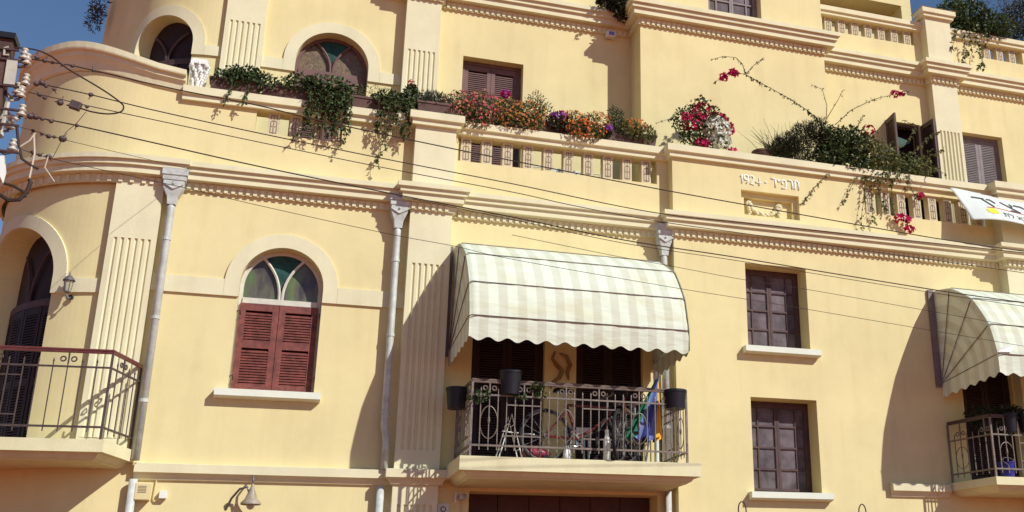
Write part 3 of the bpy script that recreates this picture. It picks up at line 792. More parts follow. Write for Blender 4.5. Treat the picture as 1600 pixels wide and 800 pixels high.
# ------------------------------------------------------------------ balcony railings (each lifts off its slab)
def railing(name, corners, zb, ztop, zmid, zlow, label, m, mh, pitch=.105, loc=None, period=9, drops=True):
    t = thing(name, loc or (*corners[0][:2], zb), label, 'railing', 'wrought iron balcony railings')
    cs = [Vector((*c[:2], 0)) for c in corners]
    def run(z, w, d, nm, mm):
        mb = MB()
        for a, b in zip(cs, cs[1:]):
            mb.bar(a+Vector((0, 0, z)), b+Vector((0, 0, z)), w, d)
        mb.build(nm, mm, t)
    mb = MB()
    for a, b in zip(cs, cs[1:]):
        for dz in (0, .026): mb.tube([a+Vector((0, 0, ztop+dz-.012)), b+Vector((0, 0, ztop+dz-.012))], .0145, 6)
        mb.bar(a+Vector((0, 0, ztop)), b+Vector((0, 0, ztop)), .03, .012)
    mb.build('handrail', mh, t)
    run(zmid, .02, .018, 'rail', m); run(zlow, .022, .02, 'rail', m)
    mb = MB(); c = Vector((0, 0, 0)); zl = zlow-.055; zh = zmid+.05
    mb.bar((0, 0, zl), (0, 0, zh), .0115); mb.lathe([(.007, 0), (.011, .012), (.0, .05)], (0, 0, zh), 6)
    proto = mb.build('bar', m, t); first = True
    mp = MB(); mp.bar((0, 0, zb), (0, 0, ztop-.02), .026); post = mp.build('post', m, t); pf = True
    mscr = MB()
    for c in cs:
        p = post if pf else post.copy()
        if not pf: COL.objects.link(p)
        pf = False; p.location = c-Vector((*t.location[:2], 0)) if False else Vector(c)
    rings = []
    for a, b in zip(cs, cs[1:]):
        L = (b-a).length; n = max(2, int(round(L/pitch))); d = (b-a)/n; e = d.normalized(); up = Vector((0, 0, 1))
        for k in range(1, n):
            p = a+d*k; q = k % period
            o = proto if first else proto.copy()
            if not first: COL.objects.link(o)
            first = False
            o.location = p
            ms = MB(); hh = zmid-zlow
            if q == 2 and drops:      # tear-drop scroll round this bar, with a curl on top
                pts = []
                for j in range(25):
                    a2 = 2*pi*j/24
                    pts.append(p+e*pitch*1.02*sin(a2)+up*(zlow+hh*.44-hh*.34*cos(a2)*(1. if cos(a2) < 0 else .9)))
                pts2 = [x for x in pts]
                ms.tube(pts2, .006, 5, closed=False)
                ms.blob(p+up*(zlow+hh*.5), .016, .016, .05)
            elif q == 6 and k+2 < n:    # ladder panel
                for zz in (zmid-.11, zlow+.12): ms.bar(p-d*2+up*zz, p+d*2+up*zz, .014)
            if q in (2, 6):             # spindle up to the handrail with a pair of rings
                ms.bar(p+up*(zmid+.03), p+up*(ztop-.02), .016)
                for s in (-1, 1): ms.ring(p+e*s*.055+up*(zmid+.085), e, up, .026, .009, 14, 5)
            if ms.f: ms.build('scroll', m, t)
    return t
def fix_local(t):
    pass
railing('balcony_railing', [(2.45, -.06), (2.46, -1.02), (5.225, -1.02), (5.225, -.06)], 3.54, 4.455, 4.285, 3.68,
        'iron railing with scrolls round the bicycle balcony under the middle awning', M['paleiron'], M['paleiron'])
railing('balcony_railing', [(9.66, YB-.06), (9.85, -1.02), (14.4, -1.02)], 3.50, 4.36, 4.10, 3.62,
        'iron railing under the cropped awning at the right edge', M['paleiron'], M['iron'], pitch=.115, period=11)
railing('balcony_railing', [(-3.6, -.58), (-1.545, -.76), (-1.30, -.05)], 3.62, 4.60, 4.42, 3.76,
        'iron railing with maroon handrail round the left corner balcony', M['iron'], M['railwood'], pitch=.15, drops=False)

# ------------------------------------------------------------------ awnings
def awning(x0, x1, yw, zp, L, label, seamL=.27, ripped=False):
    t = thing('striped_awning', ((x0+x1)/2, yw, zp), label, 'awning', 'striped dome awnings over balconies')
    angs = [90, 72, 48, 24.5, 5.5]
    W = x1-x0; nx = 96; per = .238
    def pt(x, a, q=1.): return Vector((x, yw-.03-L*q*cos(R(a)), zp+L*q*sin(R(a))))
    mb = MB()
    prof = []
    for a, b in zip(angs, angs[1:]):
        for k in range(5):
            f = k/5; aa = a+(b-a)*f
            # canvas is stretched: slightly flatter than the circle between ribs
            ca, cb = cos(R((a-b)/2)), cos(R(aa-(a+b)/2)); prof.append((aa, .45+.55*ca/cb if True else 1))
    prof = [(aa, q/1. if False else (1-(1-q)*1.)) for aa, q in prof]+[(angs[-1], 1.)]
    def rnd(x): # rounded shoulder at both ends
        e = min(x-x0, x1-x); return -.035*max(0, 1-e/.07)**2
    grid = []
    for aa, q in prof:
        row = []
        for i in range(nx+1):
            x = x0+W*i/nx; row.append(mb.vert(pt(x, aa, q*(1+.002*sin(x*7+aa)+.0016*sin(x*23+aa*.4)+.001*sin(x*41-aa*.7))+rnd(x)/L)))
        grid.append(row)
    # valance
    y5, z5 = pt(x0, angs[-1]).y, pt(x0, angs[-1]).z
    sc_w = .238
    for kk in (.4, .8, 1.):
        row = []
        for i in range(nx+1):
            x = x0+W*i/nx; s = .5-.5*cos(2*pi*(x-x0)/sc_w)
            row.append(mb.vert((x, y5+.012*kk+.006*sin(x*9), z5-kk*(seamL-.035+.05*s) if kk == 1. else z5-kk*(seamL-.06))))
        grid.append(row)
    for ra, rb in zip(grid, grid[1:]):
        for i in range(nx):
            uu_ = [(W*j/nx)/per for j in (i, i+1, i+1, i)]
            mb.face((ra[i], ra[i+1], rb[i+1], rb[i]), 0, [(q, 0) for q in uu_])
    mb.build('canvas', M['stripe'], t, smooth=True)
    for x in (x0, x1):      # cheeks: fan with stripes at constant distance from the pivot, scalloped bottom flap
        mb = MB(); n = 14; sg = 1 if x == x0 else -1
        cols = [p for p in prof]
        for (aa, qa), (ab, qb) in zip(cols, cols[1:]):
            for k in range(n):
                f0, f1 = k/n, (k+1)/n
                bow = lambda f: .012*sin(pi*f)
                mb.poly([pt(x+sg*bow(f0), aa, f0*qa), pt(x+sg*bow(f1), aa, f1*qa), pt(x+sg*bow(f1), ab, f1*qb), pt(x+sg*bow(f0), ab, f0*qb)], 0,
                        [(L*f*.0+L*f0*1./per, 0), (L*f1/per, 0), (L*f1/per, 0), (L*f0/per, 0)] if (f := 0) == 0 else None)
        m_ = 40
        for k in range(m_):
            f0, f1 = k/m_, (k+1)/m_
            a, b = pt(x, 5.5, f0), pt(x, 5.5, f1)
            def lo(p, f): return Vector((p.x, p.y, p.z-(seamL-.035+.05*(.5-.5*cos(2*pi*f*L/.235)))*(.75+.25*f)))
            mb.poly([a, b, lo(b, f1), lo(a, f0)], 0, [(L*f0/per, 0), (L*f1/per, 0), (L*f1/per, 0), (L*f0/per, 0)])
        mb.build('cheek', M['stripe'], t)
    for a in angs[1:]:      # bow ribs
        mb = MB(); q = 1.006
        mb.tube([pt(x0, a, .03)]+[pt(x0-.004, a, .5), pt(x0-.004, a, q-.04), pt(x0+.03, a, q), pt(x1-.03, a, q), pt(x1+.004, a, q-.04), pt(x1+.004, a, .5), pt(x1, a, .03)], .0065, 6)
        mb.build('rib', M['paleiron'], t)
    for x in (x0-.05, x1+.05):
        mb = MB(); mb.box(x-.045, x+.045, yw-.045, yw-.004, zp-.06, zp+L+.02); mb.lathe([(.0, -.03), (.03, -.03), (.03, .03), (0, .03)], (x, yw-.05, zp), 10, axis=(1, 0, 0)); mb.build('wall_frame', M['greyframe'], t)
    if ripped:
        mb = MB(); mb.poly([pt(x0-.012, 5.5, 1.0)+Vector((0, -.01, .02)), pt(x0-.012, 5.5, 1.0)+Vector((.22, -.02, .03)), pt(x0, 5.5, 1.0)+Vector((.28, -.01, .14)), pt(x0, 5.5, 1.)+Vector((.1, -.012, .12))]); mb.build('folded_seam', M['white'], t)
    return t
awning(2.31, 5.13, 0., 5.02, 1.42, 'large cream striped dome awning over the middle balcony with bicycles', .29)
awning(9.66, 14.3, YB, 4.975, 1.43, 'cream striped dome awning with fanned side ribs, cut off by the right edge', .29, True)

# ------------------------------------------------------------------ drainpipes
def drainpipe(x, y, ztop, zbot, w, label, jog=None, below=None):
    t = thing('drainpipe', (x, y-.06, zbot), label, 'drainpipe', 'grey drainpipes with hopper heads')
    mb = MB(); yc = y-.11
    def fr(z, hw, hd): return [(x-hw, yc-hd, z), (x+hw, yc-hd, z), (x+hw, yc+hd, z), (x-hw, yc+hd, z)]
    def loft(a, b): 
        ia = [mb.vert(p) for p in a]; ib = [mb.vert(p) for p in b]
        for k in range(4): mb.face((ia[k], ia[(k+1) % 4], ib[(k+1) % 4], ib[k]))
    lv = [(ztop, w, .105), (ztop-.085, w, .105), (ztop-.087, w*.86, .09), (ztop-.10, w*.86, .09), (ztop-.102, w*.93, .1), (ztop-.15, w*.90, .095), (ztop-.152, w*.80, .085), (ztop-.175, w*.80, .085), (ztop-.176, w*.84, .088), (ztop-.26, w*.76, .08), (ztop-.36, .062, .06), (ztop-.46, .05, .05)]
    for a, b in zip(lv, lv[1:]): loft(fr(*a), fr(*b))
    mb.face([mb.vert(p) for p in fr(*lv[0])])
    h = mb.build('hopper', M['zinc'], t, bevel=.006)
    mb = MB()    # raised V ornament and button
    for s in (-1, 1): mb.bar((x+s*.11, yc-.094, ztop-.20), (x, yc-.085, ztop-.262), .022, .02)
    mb.blob((x, yc-.094, ztop-.20), .014, .014, .014); mb.build('ornament', M['zinc'], h)
    pts = [(x, yc, ztop-.44), (x, yc, ztop-.50)]
    if jog: pts += [(x+.0, yc, jog[0]+.12), (x+jog[1]*.1, yc, jog[0]+.06), (x+jog[1]*.9, yc+.005, jog[0]-.06), (x+jog[1], yc+.005, jog[0]-.12), (x+jog[1], yc, zbot)]
    else: pts += [(x, yc, zbot)]
    mb = MB(); mb.tube(pts, .046, 12); mb.build('pipe', M['zinc'], t, smooth=True)
    for z in (ztop-.9, ztop-1.9, ztop-2.9):
        if z > zbot+.3:
            xx = x+(jog[1] if jog and z < jog[0] else 0)
            mb = MB(); mb.lathe([(.047, -.02), (.053, -.02), (.053, .02), (.047, .02)], (xx, yc, z), 12); mb.box(xx-.012, xx+.012, yc+.05, y, z-.012, z+.012); mb.build('bracket', M['zinc'], t)
    if below is not None:
        mb = MB(); mb.tube([(x+.01, yc+.02, below), (x+.01, yc+.02, 0.02)], .046, 12); mb.build('pipe', M['zinc'], t, smooth=True)
    return t
drainpipe(-1.222, 0., 7.09, 3.50, .15, 'straight grey drainpipe beside the left fluted pilaster and corner balcony', below=3.29)
drainpipe(1.545, 0., 7.07, 3.48, .135, 'grey drainpipe left of the middle fluted pilaster, bent near its foot', (3.93, .035), 3.28)
drainpipe(5.29, -.0, 7.05, 3.6, .125, 'grey drainpipe running down behind the middle striped awning', below=3.3)

# ------------------------------------------------------------------ small fittings on the wall
t = thing('wall_lantern', (-2.21, .06, 5.4), 'grey glass carriage lantern beside the arched balcony door', 'lantern')
lx, ly = -2.235, -.02
mb = MB(); mb.lathe([(.0, .0), (.02, .01), (.045, .03), (.05, .05)], (lx, ly, 5.43), 8); mb.build('base', M['lampmetal'], t)
mb = MB(); mb.lathe([(.05, 0), (.075, .19)], (lx, ly, 5.48), 6); mb.build('glass', M['lampglass'], t)
mb = MB()
for k in range(6): a = 2*pi*k/6+.0; mb.bar((lx+.05*cos(a), ly+.05*sin(a), 5.475), (lx+.077*cos(a), ly+.077*sin(a), 5.672), .01)
mb.build('cage', M['lampmetal'], t)
mb = MB(); mb.lathe([(.105, 0), (.10, .012), (.075, .05), (.045, .085), (.02, .10), (.012, .12), (.016, .13), (0, .18)], (lx, ly, 5.668), 12); mb.build('lamp_cap', M['lampmetal'], t)
mb = MB(); mb.tube([(lx, ly, 5.43), (lx+.01, ly, 5.37), (lx+.03, ly+.05, 5.36), (lx+.05, .10, 5.40)], .013, 6); mb.blob((lx+.02, ly+.0, 5.36), .03, .03, .03); mb.lathe([(.0, 0), (.05, .0), (.05, .03)], (lx+.06, .11, 5.40), 10, axis=(-.4, -1, 0)); mb.build('bracket', M['lampmetal'], t)

for ch in t.children: ch.scale = (.68, .68, .68); ch.location = (-2.20*.32, -.0*.32, 5.43*.32)
t = thing('bell_lamp', (.077, 0., 3.1), 'bell shaped wall lamp with curved arm below the arched red window', 'lamp')
mb = MB(); mb.lathe([(.012, .24), (.02, .20), (.05, .12), (.075, .06), (.115, .02), (.115, .0)], (.077, -.2, 3.02), 18); mb.build('shade', M['belllamp'], t, smooth=True)
mb = MB(); mb.tube([(.077, -.2, 3.24), (.077, -.2, 3.33), (.077, -.1, 3.36), (.077, -.0, 3.36)], .012, 6); mb.tube([(.05, -.2, 3.15), (.02, -.19, 3.22), (-.06, -.16, 3.2), (-.14, -.08, 3.1), (-.19, 0, 2.98)], .014, 6); mb.build('arm', M['lampmetal'], t, smooth=True)
mb = MB(); mb.blob((.077, -.2, 3.02), .05, .05, .06); mb.build('bulb', M['porcelain'], t)

t = thing('vent_box', (-1.11, 0, 2.9), 'beige louvred box fixed to the wall beside the left drainpipe', 'box')
mb = MB(); mb.box(-1.18, -1.02, -.13, 0, 3.06, 3.245); mb.build('casing', M['beigebox'], t, bevel=.005)
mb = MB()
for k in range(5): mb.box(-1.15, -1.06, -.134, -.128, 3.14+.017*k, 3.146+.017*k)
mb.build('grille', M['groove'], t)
t = thing('junction_box', (-.88, 0, 3.1), 'small white junction box with a thin conduit on the yellow wall', 'box')
mb = MB(); mb.box(-.925, -.845, -.07, 0, 3.085, 3.17); mb.build('casing', M['white'], t, bevel=.004)
mb = MB(); mb.tube([(-.975, -.02, 3.29), (-.985, -.02, 3.08), (-.965, -.02, 3.05), (-.93, -.03, 3.07)], .009, 6); mb.build('conduit', M['beigebox'], t)
t = thing('meter_box', (2.33, 0, 2.9), 'grey electric box beside the middle pilaster under the balcony', 'box')
mb = MB(); mb.box(2.26, 2.40, -.09, 0, 2.9, 3.09); mb.build('casing', M['zinc'], t, bevel=.004)
mb = MB(); mb.ring((2.33, -.092, 3.02), (1, 0, 0), (0, 0, 1), .03, .006, 16, 5); mb.build('dial', M['iron'], t)
t = thing('security_camera', (2.52, 0, 3.1), 'small camera with bracket and cable under the bicycle balcony', 'camera')
mb = MB(); mb.box(2.47, 2.50, -.03, 0, 3.11, 3.24); mb.build('bracket', M['white'], t)
mb = MB(); mb.box(2.52, 2.60, -.2, -.02, 3.14, 3.20); mb.lathe([(.02, 0), (.026, 0), (.026, .03)], (2.56, -.2, 3.17), 10, axis=(0, -1, 0)); mb.build('body', M['zinc'], t)
mb = MB(); mb.tube([(2.56, -.03, 3.13), (2.565, -.02, 3.0), (2.56, -.02, 2.8)], .006, 5); mb.build('lead', M['palecable'], t)
t = thing('floodlight', (4.85, 1.2, 10.7), 'small white security floodlight under the upper cornice in the shaded corner', 'lamp')
mb = MB(); mb.box(4.80, 4.94, 1.06, 1.18, 10.70, 10.79); mb.build('body', M['white'], t, bevel=.004)
mb = MB(); mb.box(4.825, 4.92, 1.05, 1.057, 10.712, 10.775); mb.build('lens', M['lightblue'], t)
for i, (x, lb) in enumerate(((6.2, 'thin hooked lamp bracket below the lower dark window, left of the pair'), (8.0, 'thin hooked lamp bracket right of the lower dark window, right of the pair'))):
    t = thing('gooseneck_bracket', (x, YB, 2.9), lb, 'lamp bracket', 'gooseneck lamp brackets')
    mb = MB(); mb.tube([(x-.055, YB-.3, 2.75), (x-.055, YB-.29, 3.02)]+[(x-.055*cos(pi*k/8), YB-.29, 3.05+.1*sin(pi*k/8)) for k in range(9)]+[(x+.06, YB-.29, 2.9), (x+.06, YB-.0, 2.75)], .009, 6); mb.build('arm', M['iron'], t)
    mb = MB(); mb.lathe([(.015, .12), (.05, .06), (.1, 0)], (x-.055, YB-.3, 2.63), 14); mb.build('shade', M['lampmetal'], t)

# white ornamental capital standing on the parapet
t = thing('ornamental_capital', (-1.13, .1, 8.31), 'white carved corinthian capital standing on the parapet by the corner', 'ornament')
mb = MB(); mb.lathe([(.06, 0), (.065, .02), (.07, .12), (.085, .22), (.10, .32)], (-1.13, .1, 8.31), 16); mb.build('bell', M['white'], t)
mb = MB()
for tier, (zz, rr, n) in enumerate(((8.37, .08, 8), (8.48, .095, 8), (8.57, .11, 8))):
    for k in range(n):
        a = 2*pi*(k+.5*(tier % 2))/n
        for q in range(3): mb.blob((-1.13+(rr+.012*q)*cos(a), .1+(rr+.012*q)*sin(a), zz+.03*q), .022, .022, .026, seg=7)
mb.build('acanthus', M['white'], t)
mb = MB(); mb.box(-1.255, -1.005, -.025, .225, 8.635, 8.675); mb.box(-1.235, -1.025, -.005, .205, 8.677, 8.70)
for a, b in ((-1, -1), (1, -1), (1, 1), (-1, 1)): mb.blob((-1.13+a*.105, .1+b*.105, 8.615), .035, .035, .03, seg=8)
mb.build('abacus', M['white'], t)

for ch in t.children: ch.scale = (.86, .86, 1.12); ch.location = (-1.13*.14-.004, .1*.14, -8.31*.12+.0)

# ------------------------------------------------------------------ plants
def rdir(up=.3, out=1.):
    while True:
        v = Vector((random.uniform(-1, 1), random.uniform(-1, 1), random.uniform(-1, 1)))
        if .1 < v.length < 1: break
    v.normalize(); v.z += up; return v.normalized()
def ell(c, r, shell=.35):
    while True:
        v = Vector((random.uniform(-1, 1), random.uniform(-1, 1), random.uniform(-1, 1)))
        if shell < v.length < 1: return Vector((c[0]+v.x*r[0], c[1]+v.y*r[1], c[2]+v.z*r[2])), v.normalized()
def foliage(mb, lobes, n, L, W, up=.2, fall=0., shell=.35):
    tot = sum(r[0]*r[2] for c, r in lobes)
    for c, r in lobes:
        for k in range(int(n*r[0]*r[2]/tot)):
            p, nv = ell(c, r, shell)
            d = (rdir(up)+nv*.7-Vector((0, 0, fall))).normalized(); s = random.uniform(.6, 1.25)
            mb.leaf(p, d, (nv+rdir(.6)*.8).normalized(), L*s, W*s, random.choice((0, 0, 1, 1, 2)))
def strand(mb, pts, n, L, W, stem_mb=None, spread=.03, fall=.7):
    pts = [Vector(p) for p in pts]
    if stem_mb is not None: stem_mb.tube(pts, .004, 4, cap=False)
    for k in range(n):
        t = random.random()*(len(pts)-1); i = min(int(t), len(pts)-2); p = pts[i].lerp(pts[i+1], t-i)
        p = p+rdir(0)*random.random()*spread
        mb.leaf(p, rdir(-fall), rdir(.3), L*random.uniform(.6, 1.2), W*random.uniform(.6, 1.2), random.choice((0, 1, 1, 2)))
def blossoms(mb, lobes, n, s, mis, shell=.75, front=True):
    tot = sum(r[0]*r[2] for c, r in lobes)
    for c, r in lobes:
        for k in range(int(n*r[0]*r[2]/tot)):
            p, nv = ell(c, r, shell)
            if front and nv.y > .3: p.y = c[1]-abs(p.y-c[1])
            mi = random.choice(mis); ax = (nv+rdir(.3)*.5-Vector((0, .4, 0))).normalized()
            for q in range(5):
                a = 2*pi*q/5+random.random(); x = ax.cross(Vector((.2, .1, .97))).normalized(); y = ax.cross(x)
                mb.leaf(p, (x*cos(a)+y*sin(a)+ax*.45), ax, s*random.uniform(.7, 1.2), s*.75, mi)
def plant(name, base, label, group, lobes, n, L, W, kind, flowers=None, fall=0., strands=(), up=.2, shell=.35, stems=True, cat='plant', sl=None):
    t = thing(name, base, label, cat, group)
    mb = MB(); sm = MB()
    foliage(mb, lobes, n, L, W, up, fall, shell)
    for s in strands: strand(mb, s[0], s[1], sl or L, (sl or L)*W/L, sm)
    if stems:
        b = Vector(base)
        for c, r in lobes:
            for k in range(3):
                p, nv = ell(c, r, .5); m = b.lerp(p, .5)+Vector((random.uniform(-.04, .04), 0, .04)); sm.tube([b+Vector((random.uniform(-.05, .05), 0, 0)), m, p], .006, 5, r2=.003)
    mb.build('foliage', G[kind], t)
    if sm.f: sm.build('stem', M['stem'], t)
    if flowers:
        for (fl, fn, fs, cols) in flowers:
            fb = MB(); blossoms(fb, fl, fn, fs, range(len(cols)))
            fb.build('blossom', [FL[c] for c in cols], t)
    return t
def planter(x0, x1, y, z, label, h=.2, d=.2):
    t = thing('planter_trough', ((x0+x1)/2, y, z), label, 'planter', 'brown planter troughs along the parapet')
    mb = MB(); o = .02
    def rg(z, e): return [(x0-e, y-d/2-e, z), (x1+e, y-d/2-e, z), (x1+e, y+d/2+e, z), (x0-e, y+d/2+e, z)]
    lv = [rg(z, -.02), rg(z+h-.03, .0), rg(z+h-.03, .012), rg(z+h, .012), rg(z+h, -.01), rg(z+h-.03, -.012)]
    ids = [[mb.vert(p) for p in r] for r in lv]
    for a, b in zip(ids, ids[1:]):
        for k in range(4): mb.face((a[k], a[(k+1) % 4], b[(k+1) % 4], b[k]))
    mb.face(ids[0]); mb.build('trough', M['brownplanter'], t)
    mb = MB(); mb.face([mb.vert(p) for p in rg(z+h-.032, -.012)]); mb.build('soil', M['soil'], t)
    return t
ZP = 8.312; YP = .09
for x0, x1, lb in ((-.98, -.36, 'brown planter trough under the clipped green bush near the corner'), (-.33, .30, 'brown planter trough with bare side showing between bush and ivy'),
                   (.33, .80, 'brown planter trough hidden under the hanging ivy curtain'), (.83, 1.56, 'brown planter trough left of the middle pier with trailing ivy'),
                   (1.70, 2.28, 'dark planter trough on top of the middle pier'), (2.32, 3.3, 'brown planter trough filled with pink and orange flowers'),
                   (3.34, 4.28, 'brown planter trough with red orange and violet flowers'), (4.32, 5.24, 'brown planter trough with bare right end by the projecting parapet')):
    planter(x0, x1, YP-(.12 if 1.6 < x0 < 2 else 0), ZP, lb)
gp = 'plants in the troughs along the parapet'
# clipped bush
plant('clipped_bush', (-.6, YP, 8.5), 'rounded dark green bush in the leftmost trough, with two trailing sprigs', gp,
      [((-.72, .05, 8.53), (.24, .2, .15)), ((-.38, .05, 8.52), (.24, .2, .15)), ((-.55, .04, 8.60), (.28, .17, .12))], 1600, .052, .034, 'bush',
      strands=[([(-.70, -.1, 8.4), (-.72, -.16, 8.25), (-.76, -.14, 8.05)], 34), ([(-.5, -.1, 8.4), (-.5, -.17, 8.24), (-.55, -.15, 8.10)], 30), ([(-.25, -.1, 8.45), (-.14, -.12, 8.5), (-.02, -.1, 8.46)], 24)])
# ivy curtain
iv = []
for k in range(30):
    x = random.uniform(.25, .80); l = random.uniform(.28, .66)
    iv.append(([(x, -.1, 8.5), (x+.01, -.17, 8.35), (x+random.uniform(-.04, .04), -.15, 8.35-l*.5), (x+random.uniform(-.06, .06), -.12, 8.38-l)], 34))
iv.append(([(.30, -.14, 8.0), (.24, -.13, 7.88), (.12, -.12, 7.72)], 30))
iv.append(([(.74, -.14, 8.0), (.78, -.13, 7.8), (.72, -.12, 7.66)], 30))
plant('hanging_ivy', (.45, YP, 8.5), 'dense ivy curtain hanging over the balusters below the upper arched window', gp,
      [((.12, .02, 8.57), (.26, .2, .12)), ((.5, -.02, 8.58), (.36, .22, .13)), ((.55, -.08, 8.35), (.27, .12, .2))], 1500, .058, .044, 'ivy', strands=iv, fall=.3)
iv = []
for k in range(20):
    x = random.uniform(1.15, 1.62); l = random.uniform(.12, .5)
    iv.append(([(x, -.1, 8.5), (x, -.18, 8.36), (x+random.uniform(-.05, .05), -.15, 8.36-l)], 26))
for a in ([(1.28, -.15, 8.1), (1.26, -.14, 7.9), (1.32, -.12, 7.75), (1.22, -.11, 7.6), (1.24, -.11, 7.45)], [(1.5, -.15, 8.1), (1.5, -.14, 7.98), (1.58, -.12, 7.9)], [(1.2, -.15, 8.1), (1.16, -.14, 7.95)]): iv.append((a, 46))
plant('trailing_ivy', (1.4, YP, 8.5), 'loose ivy with one long tail left of the middle pier', gp,
      [((1.3, .02, 8.52), (.22, .18, .12)), ((1.55, .0, 8.5), (.16, .18, .13)), ((1.62, .0, 8.62), (.1, .1, .16))], 1000, .055, .042, 'ivy', strands=iv, fall=.2)
plant('wild_grass_tuft', (1.15, YP+.05, 8.5), 'thin yellowish wisps growing behind the trailing ivy', gp,
      [((1.1, .12, 8.62), (.3, .1, .13)), ((1.75, .1, 8.62), (.2, .08, .14))], 420, .05, .014, 'lime', up=.9)
plant('lavender', (1.9, 0, 8.45), 'dark grey green lavender clump on the middle pier', gp,
      [((1.95, .0, 8.56), (.24, .15, .14)), ((1.85, .0, 8.5), (.22, .15, .1))], 1300, .075, .012, 'grey', up=1.1)
plant('red_valerian', (1.66, .02, 8.5), 'single small red flowered sprig above the trailing ivy', gp, [((1.6, .05, 8.68), (.07, .07, .13))], 120, .05, .02, 'ivy',
      [([((1.61, .03, 8.82), (.045, .045, .06))], 26, .022, ('rose', 'deep'))], up=.6)
plant('pink_lantana', (2.35, YP, 8.5), 'bushy pink flowered plant spilling over right of the middle pier', gp,
      [((2.3, .02, 8.58), (.26, .22, .2)), ((2.62, .02, 8.60), (.27, .22, .22)), ((2.45, -.1, 8.40), (.36, .14, .2))], 1800, .05, .026, 'lime',
      [([((2.3, .0, 8.58), (.28, .24, .22)), ((2.62, -.02, 8.6), (.29, .24, .24)), ((2.45, -.12, 8.40), (.38, .15, .22))], 300, .022, ('pink', 'rose', 'salmon', 'pink'))])
plant('orange_lantana', (3.1, YP, 8.5), 'wide orange and yellow flowered mound in front of the brown shutters', gp,
      [((2.95, .02, 8.60), (.25, .22, .17)), ((3.28, .02, 8.57), (.28, .22, .19)), ((3.15, -.08, 8.42), (.38, .14, .14))], 1900, .05, .024, 'lime',
      [([((2.95, .0, 8.6), (.26, .24, .19)), ((3.28, -.02, 8.57), (.29, .24, .21)), ((3.15, -.1, 8.42), (.4, .15, .16))], 300, .02, ('salmon', 'orange', 'yellow', 'salmon'))])
plant('feathery_shrub', (3.4, YP, 8.5), 'tall feathery green wisps above the orange mound', gp,
      [((3.42, .08, 8.80), (.13, .1, .2)), ((3.55, .06, 8.66), (.14, .1, .16)), ((3.3, .1, 8.72), (.1, .1, .16))], 620, .05, .014, 'dry', up=.9)
plant('magenta_geranium', (2.93, .1, 8.6), 'lone bright magenta geranium head in front of the brown shutters', gp, [((2.93, .1, 8.70), (.05, .05, .1))], 60, .05, .03, 'ivy',
      [([((2.94, .02, 8.86), (.075, .06, .05))], 60, .03, ('magenta', 'violet'))])
plant('violet_petunia', (3.72, YP, 8.5), 'violet and crimson petunias between the two orange mounds', gp, [((3.72, -.02, 8.50), (.17, .16, .14))], 520, .05, .03, 'dark',
      [([((3.73, -.04, 8.58), (.13, .14, .09))], 44, .034, ('violet', 'violet', 'deep'))])
plant('vermilion_verbena', (4.05, YP, 8.5), 'fiery orange flowers overhanging the coping above the middle balusters', gp,
      [((3.95, -.02, 8.52), (.22, .2, .17)), ((4.25, .0, 8.54), (.25, .2, .17)), ((4.1, -.12, 8.38), (.3, .12, .14))], 1700, .045, .024, 'lime',
      [([((3.95, -.04, 8.52), (.23, .22, .18)), ((4.1, -.14, 8.38), (.32, .12, .16))], 130, .026, ('orange', 'orange', 'salmon')),
       ([((4.3, -.0, 8.60), (.26, .2, .15))], 150, .02, ('yellow', 'salmon'))])
plant('upright_green_shrub', (4.62, YP, 8.5), 'upright plain green shrub standing above the orange flowers', gp,
      [((4.62, .05, 8.72), (.13, .13, .2)), ((4.7, .05, 8.56), (.16, .14, .14))], 900, .045, .016, 'bush', up=.7)
plant('pink_petunia', (4.46, YP, 8.45), 'small violet pink bloom between orange flowers and green shrub', gp, [((4.46, -.06, 8.45), (.08, .08, .08))], 160, .05, .03, 'dark',
      [([((4.46, -.1, 8.49), (.06, .06, .05))], 22, .034, ('violet', 'pink'))])
plant('apricot_lantana', (4.95, YP, 8.5), 'apricot tipped green mound at the right end of the troughs', gp,
      [((4.82, .0, 8.53), (.2, .18, .16)), ((5.05, .0, 8.50), (.18, .18, .14))], 1300, .045, .022, 'lime',
      [([((4.9, .0, 8.60), (.22, .18, .12))], 110, .02, ('salmon', 'orange', 'yellow'))])
# two-coloured bougainvillea in a pot on the block
def pot(x, y, z, r0, r1, h, label, m='black', group='flower pots on the balcony railings', rim=.02):
    t = thing('flower_pot', (x, y, z), label, 'pot', group)
    mb = MB(); mb.lathe([(0, 0), (r0, 0), (r1, h-.03), (r1+.008, h-.03), (r1+.008, h), (r1-.012, h), (r1-.014, h-.03)], (x, y, z), 40); mb.build('vessel', M[m], t, smooth=False)
    mb = MB(); mb.lathe([(r1-.014, h-.032), (0, h-.028)], (x, y, z), 20); mb.build('soil', M['soil'], t)
    return t
pot(5.95, .0, ZP, .09, .12, .18, 'small dark pot of the red and white bougainvillea on the parapet', 'brownplanter', 'pots on the parapet')
bl = [((5.76, -.05, 8.80), (.28, .24, .24)), ((6.14, -.05, 8.74), (.30, .24, .27)), ((5.96, -.06, 8.98), (.25, .2, .2)), ((6.15, -.1, 8.50), (.26, .2, .18)), ((5.8, -.08, 8.5), (.2, .16, .14))]
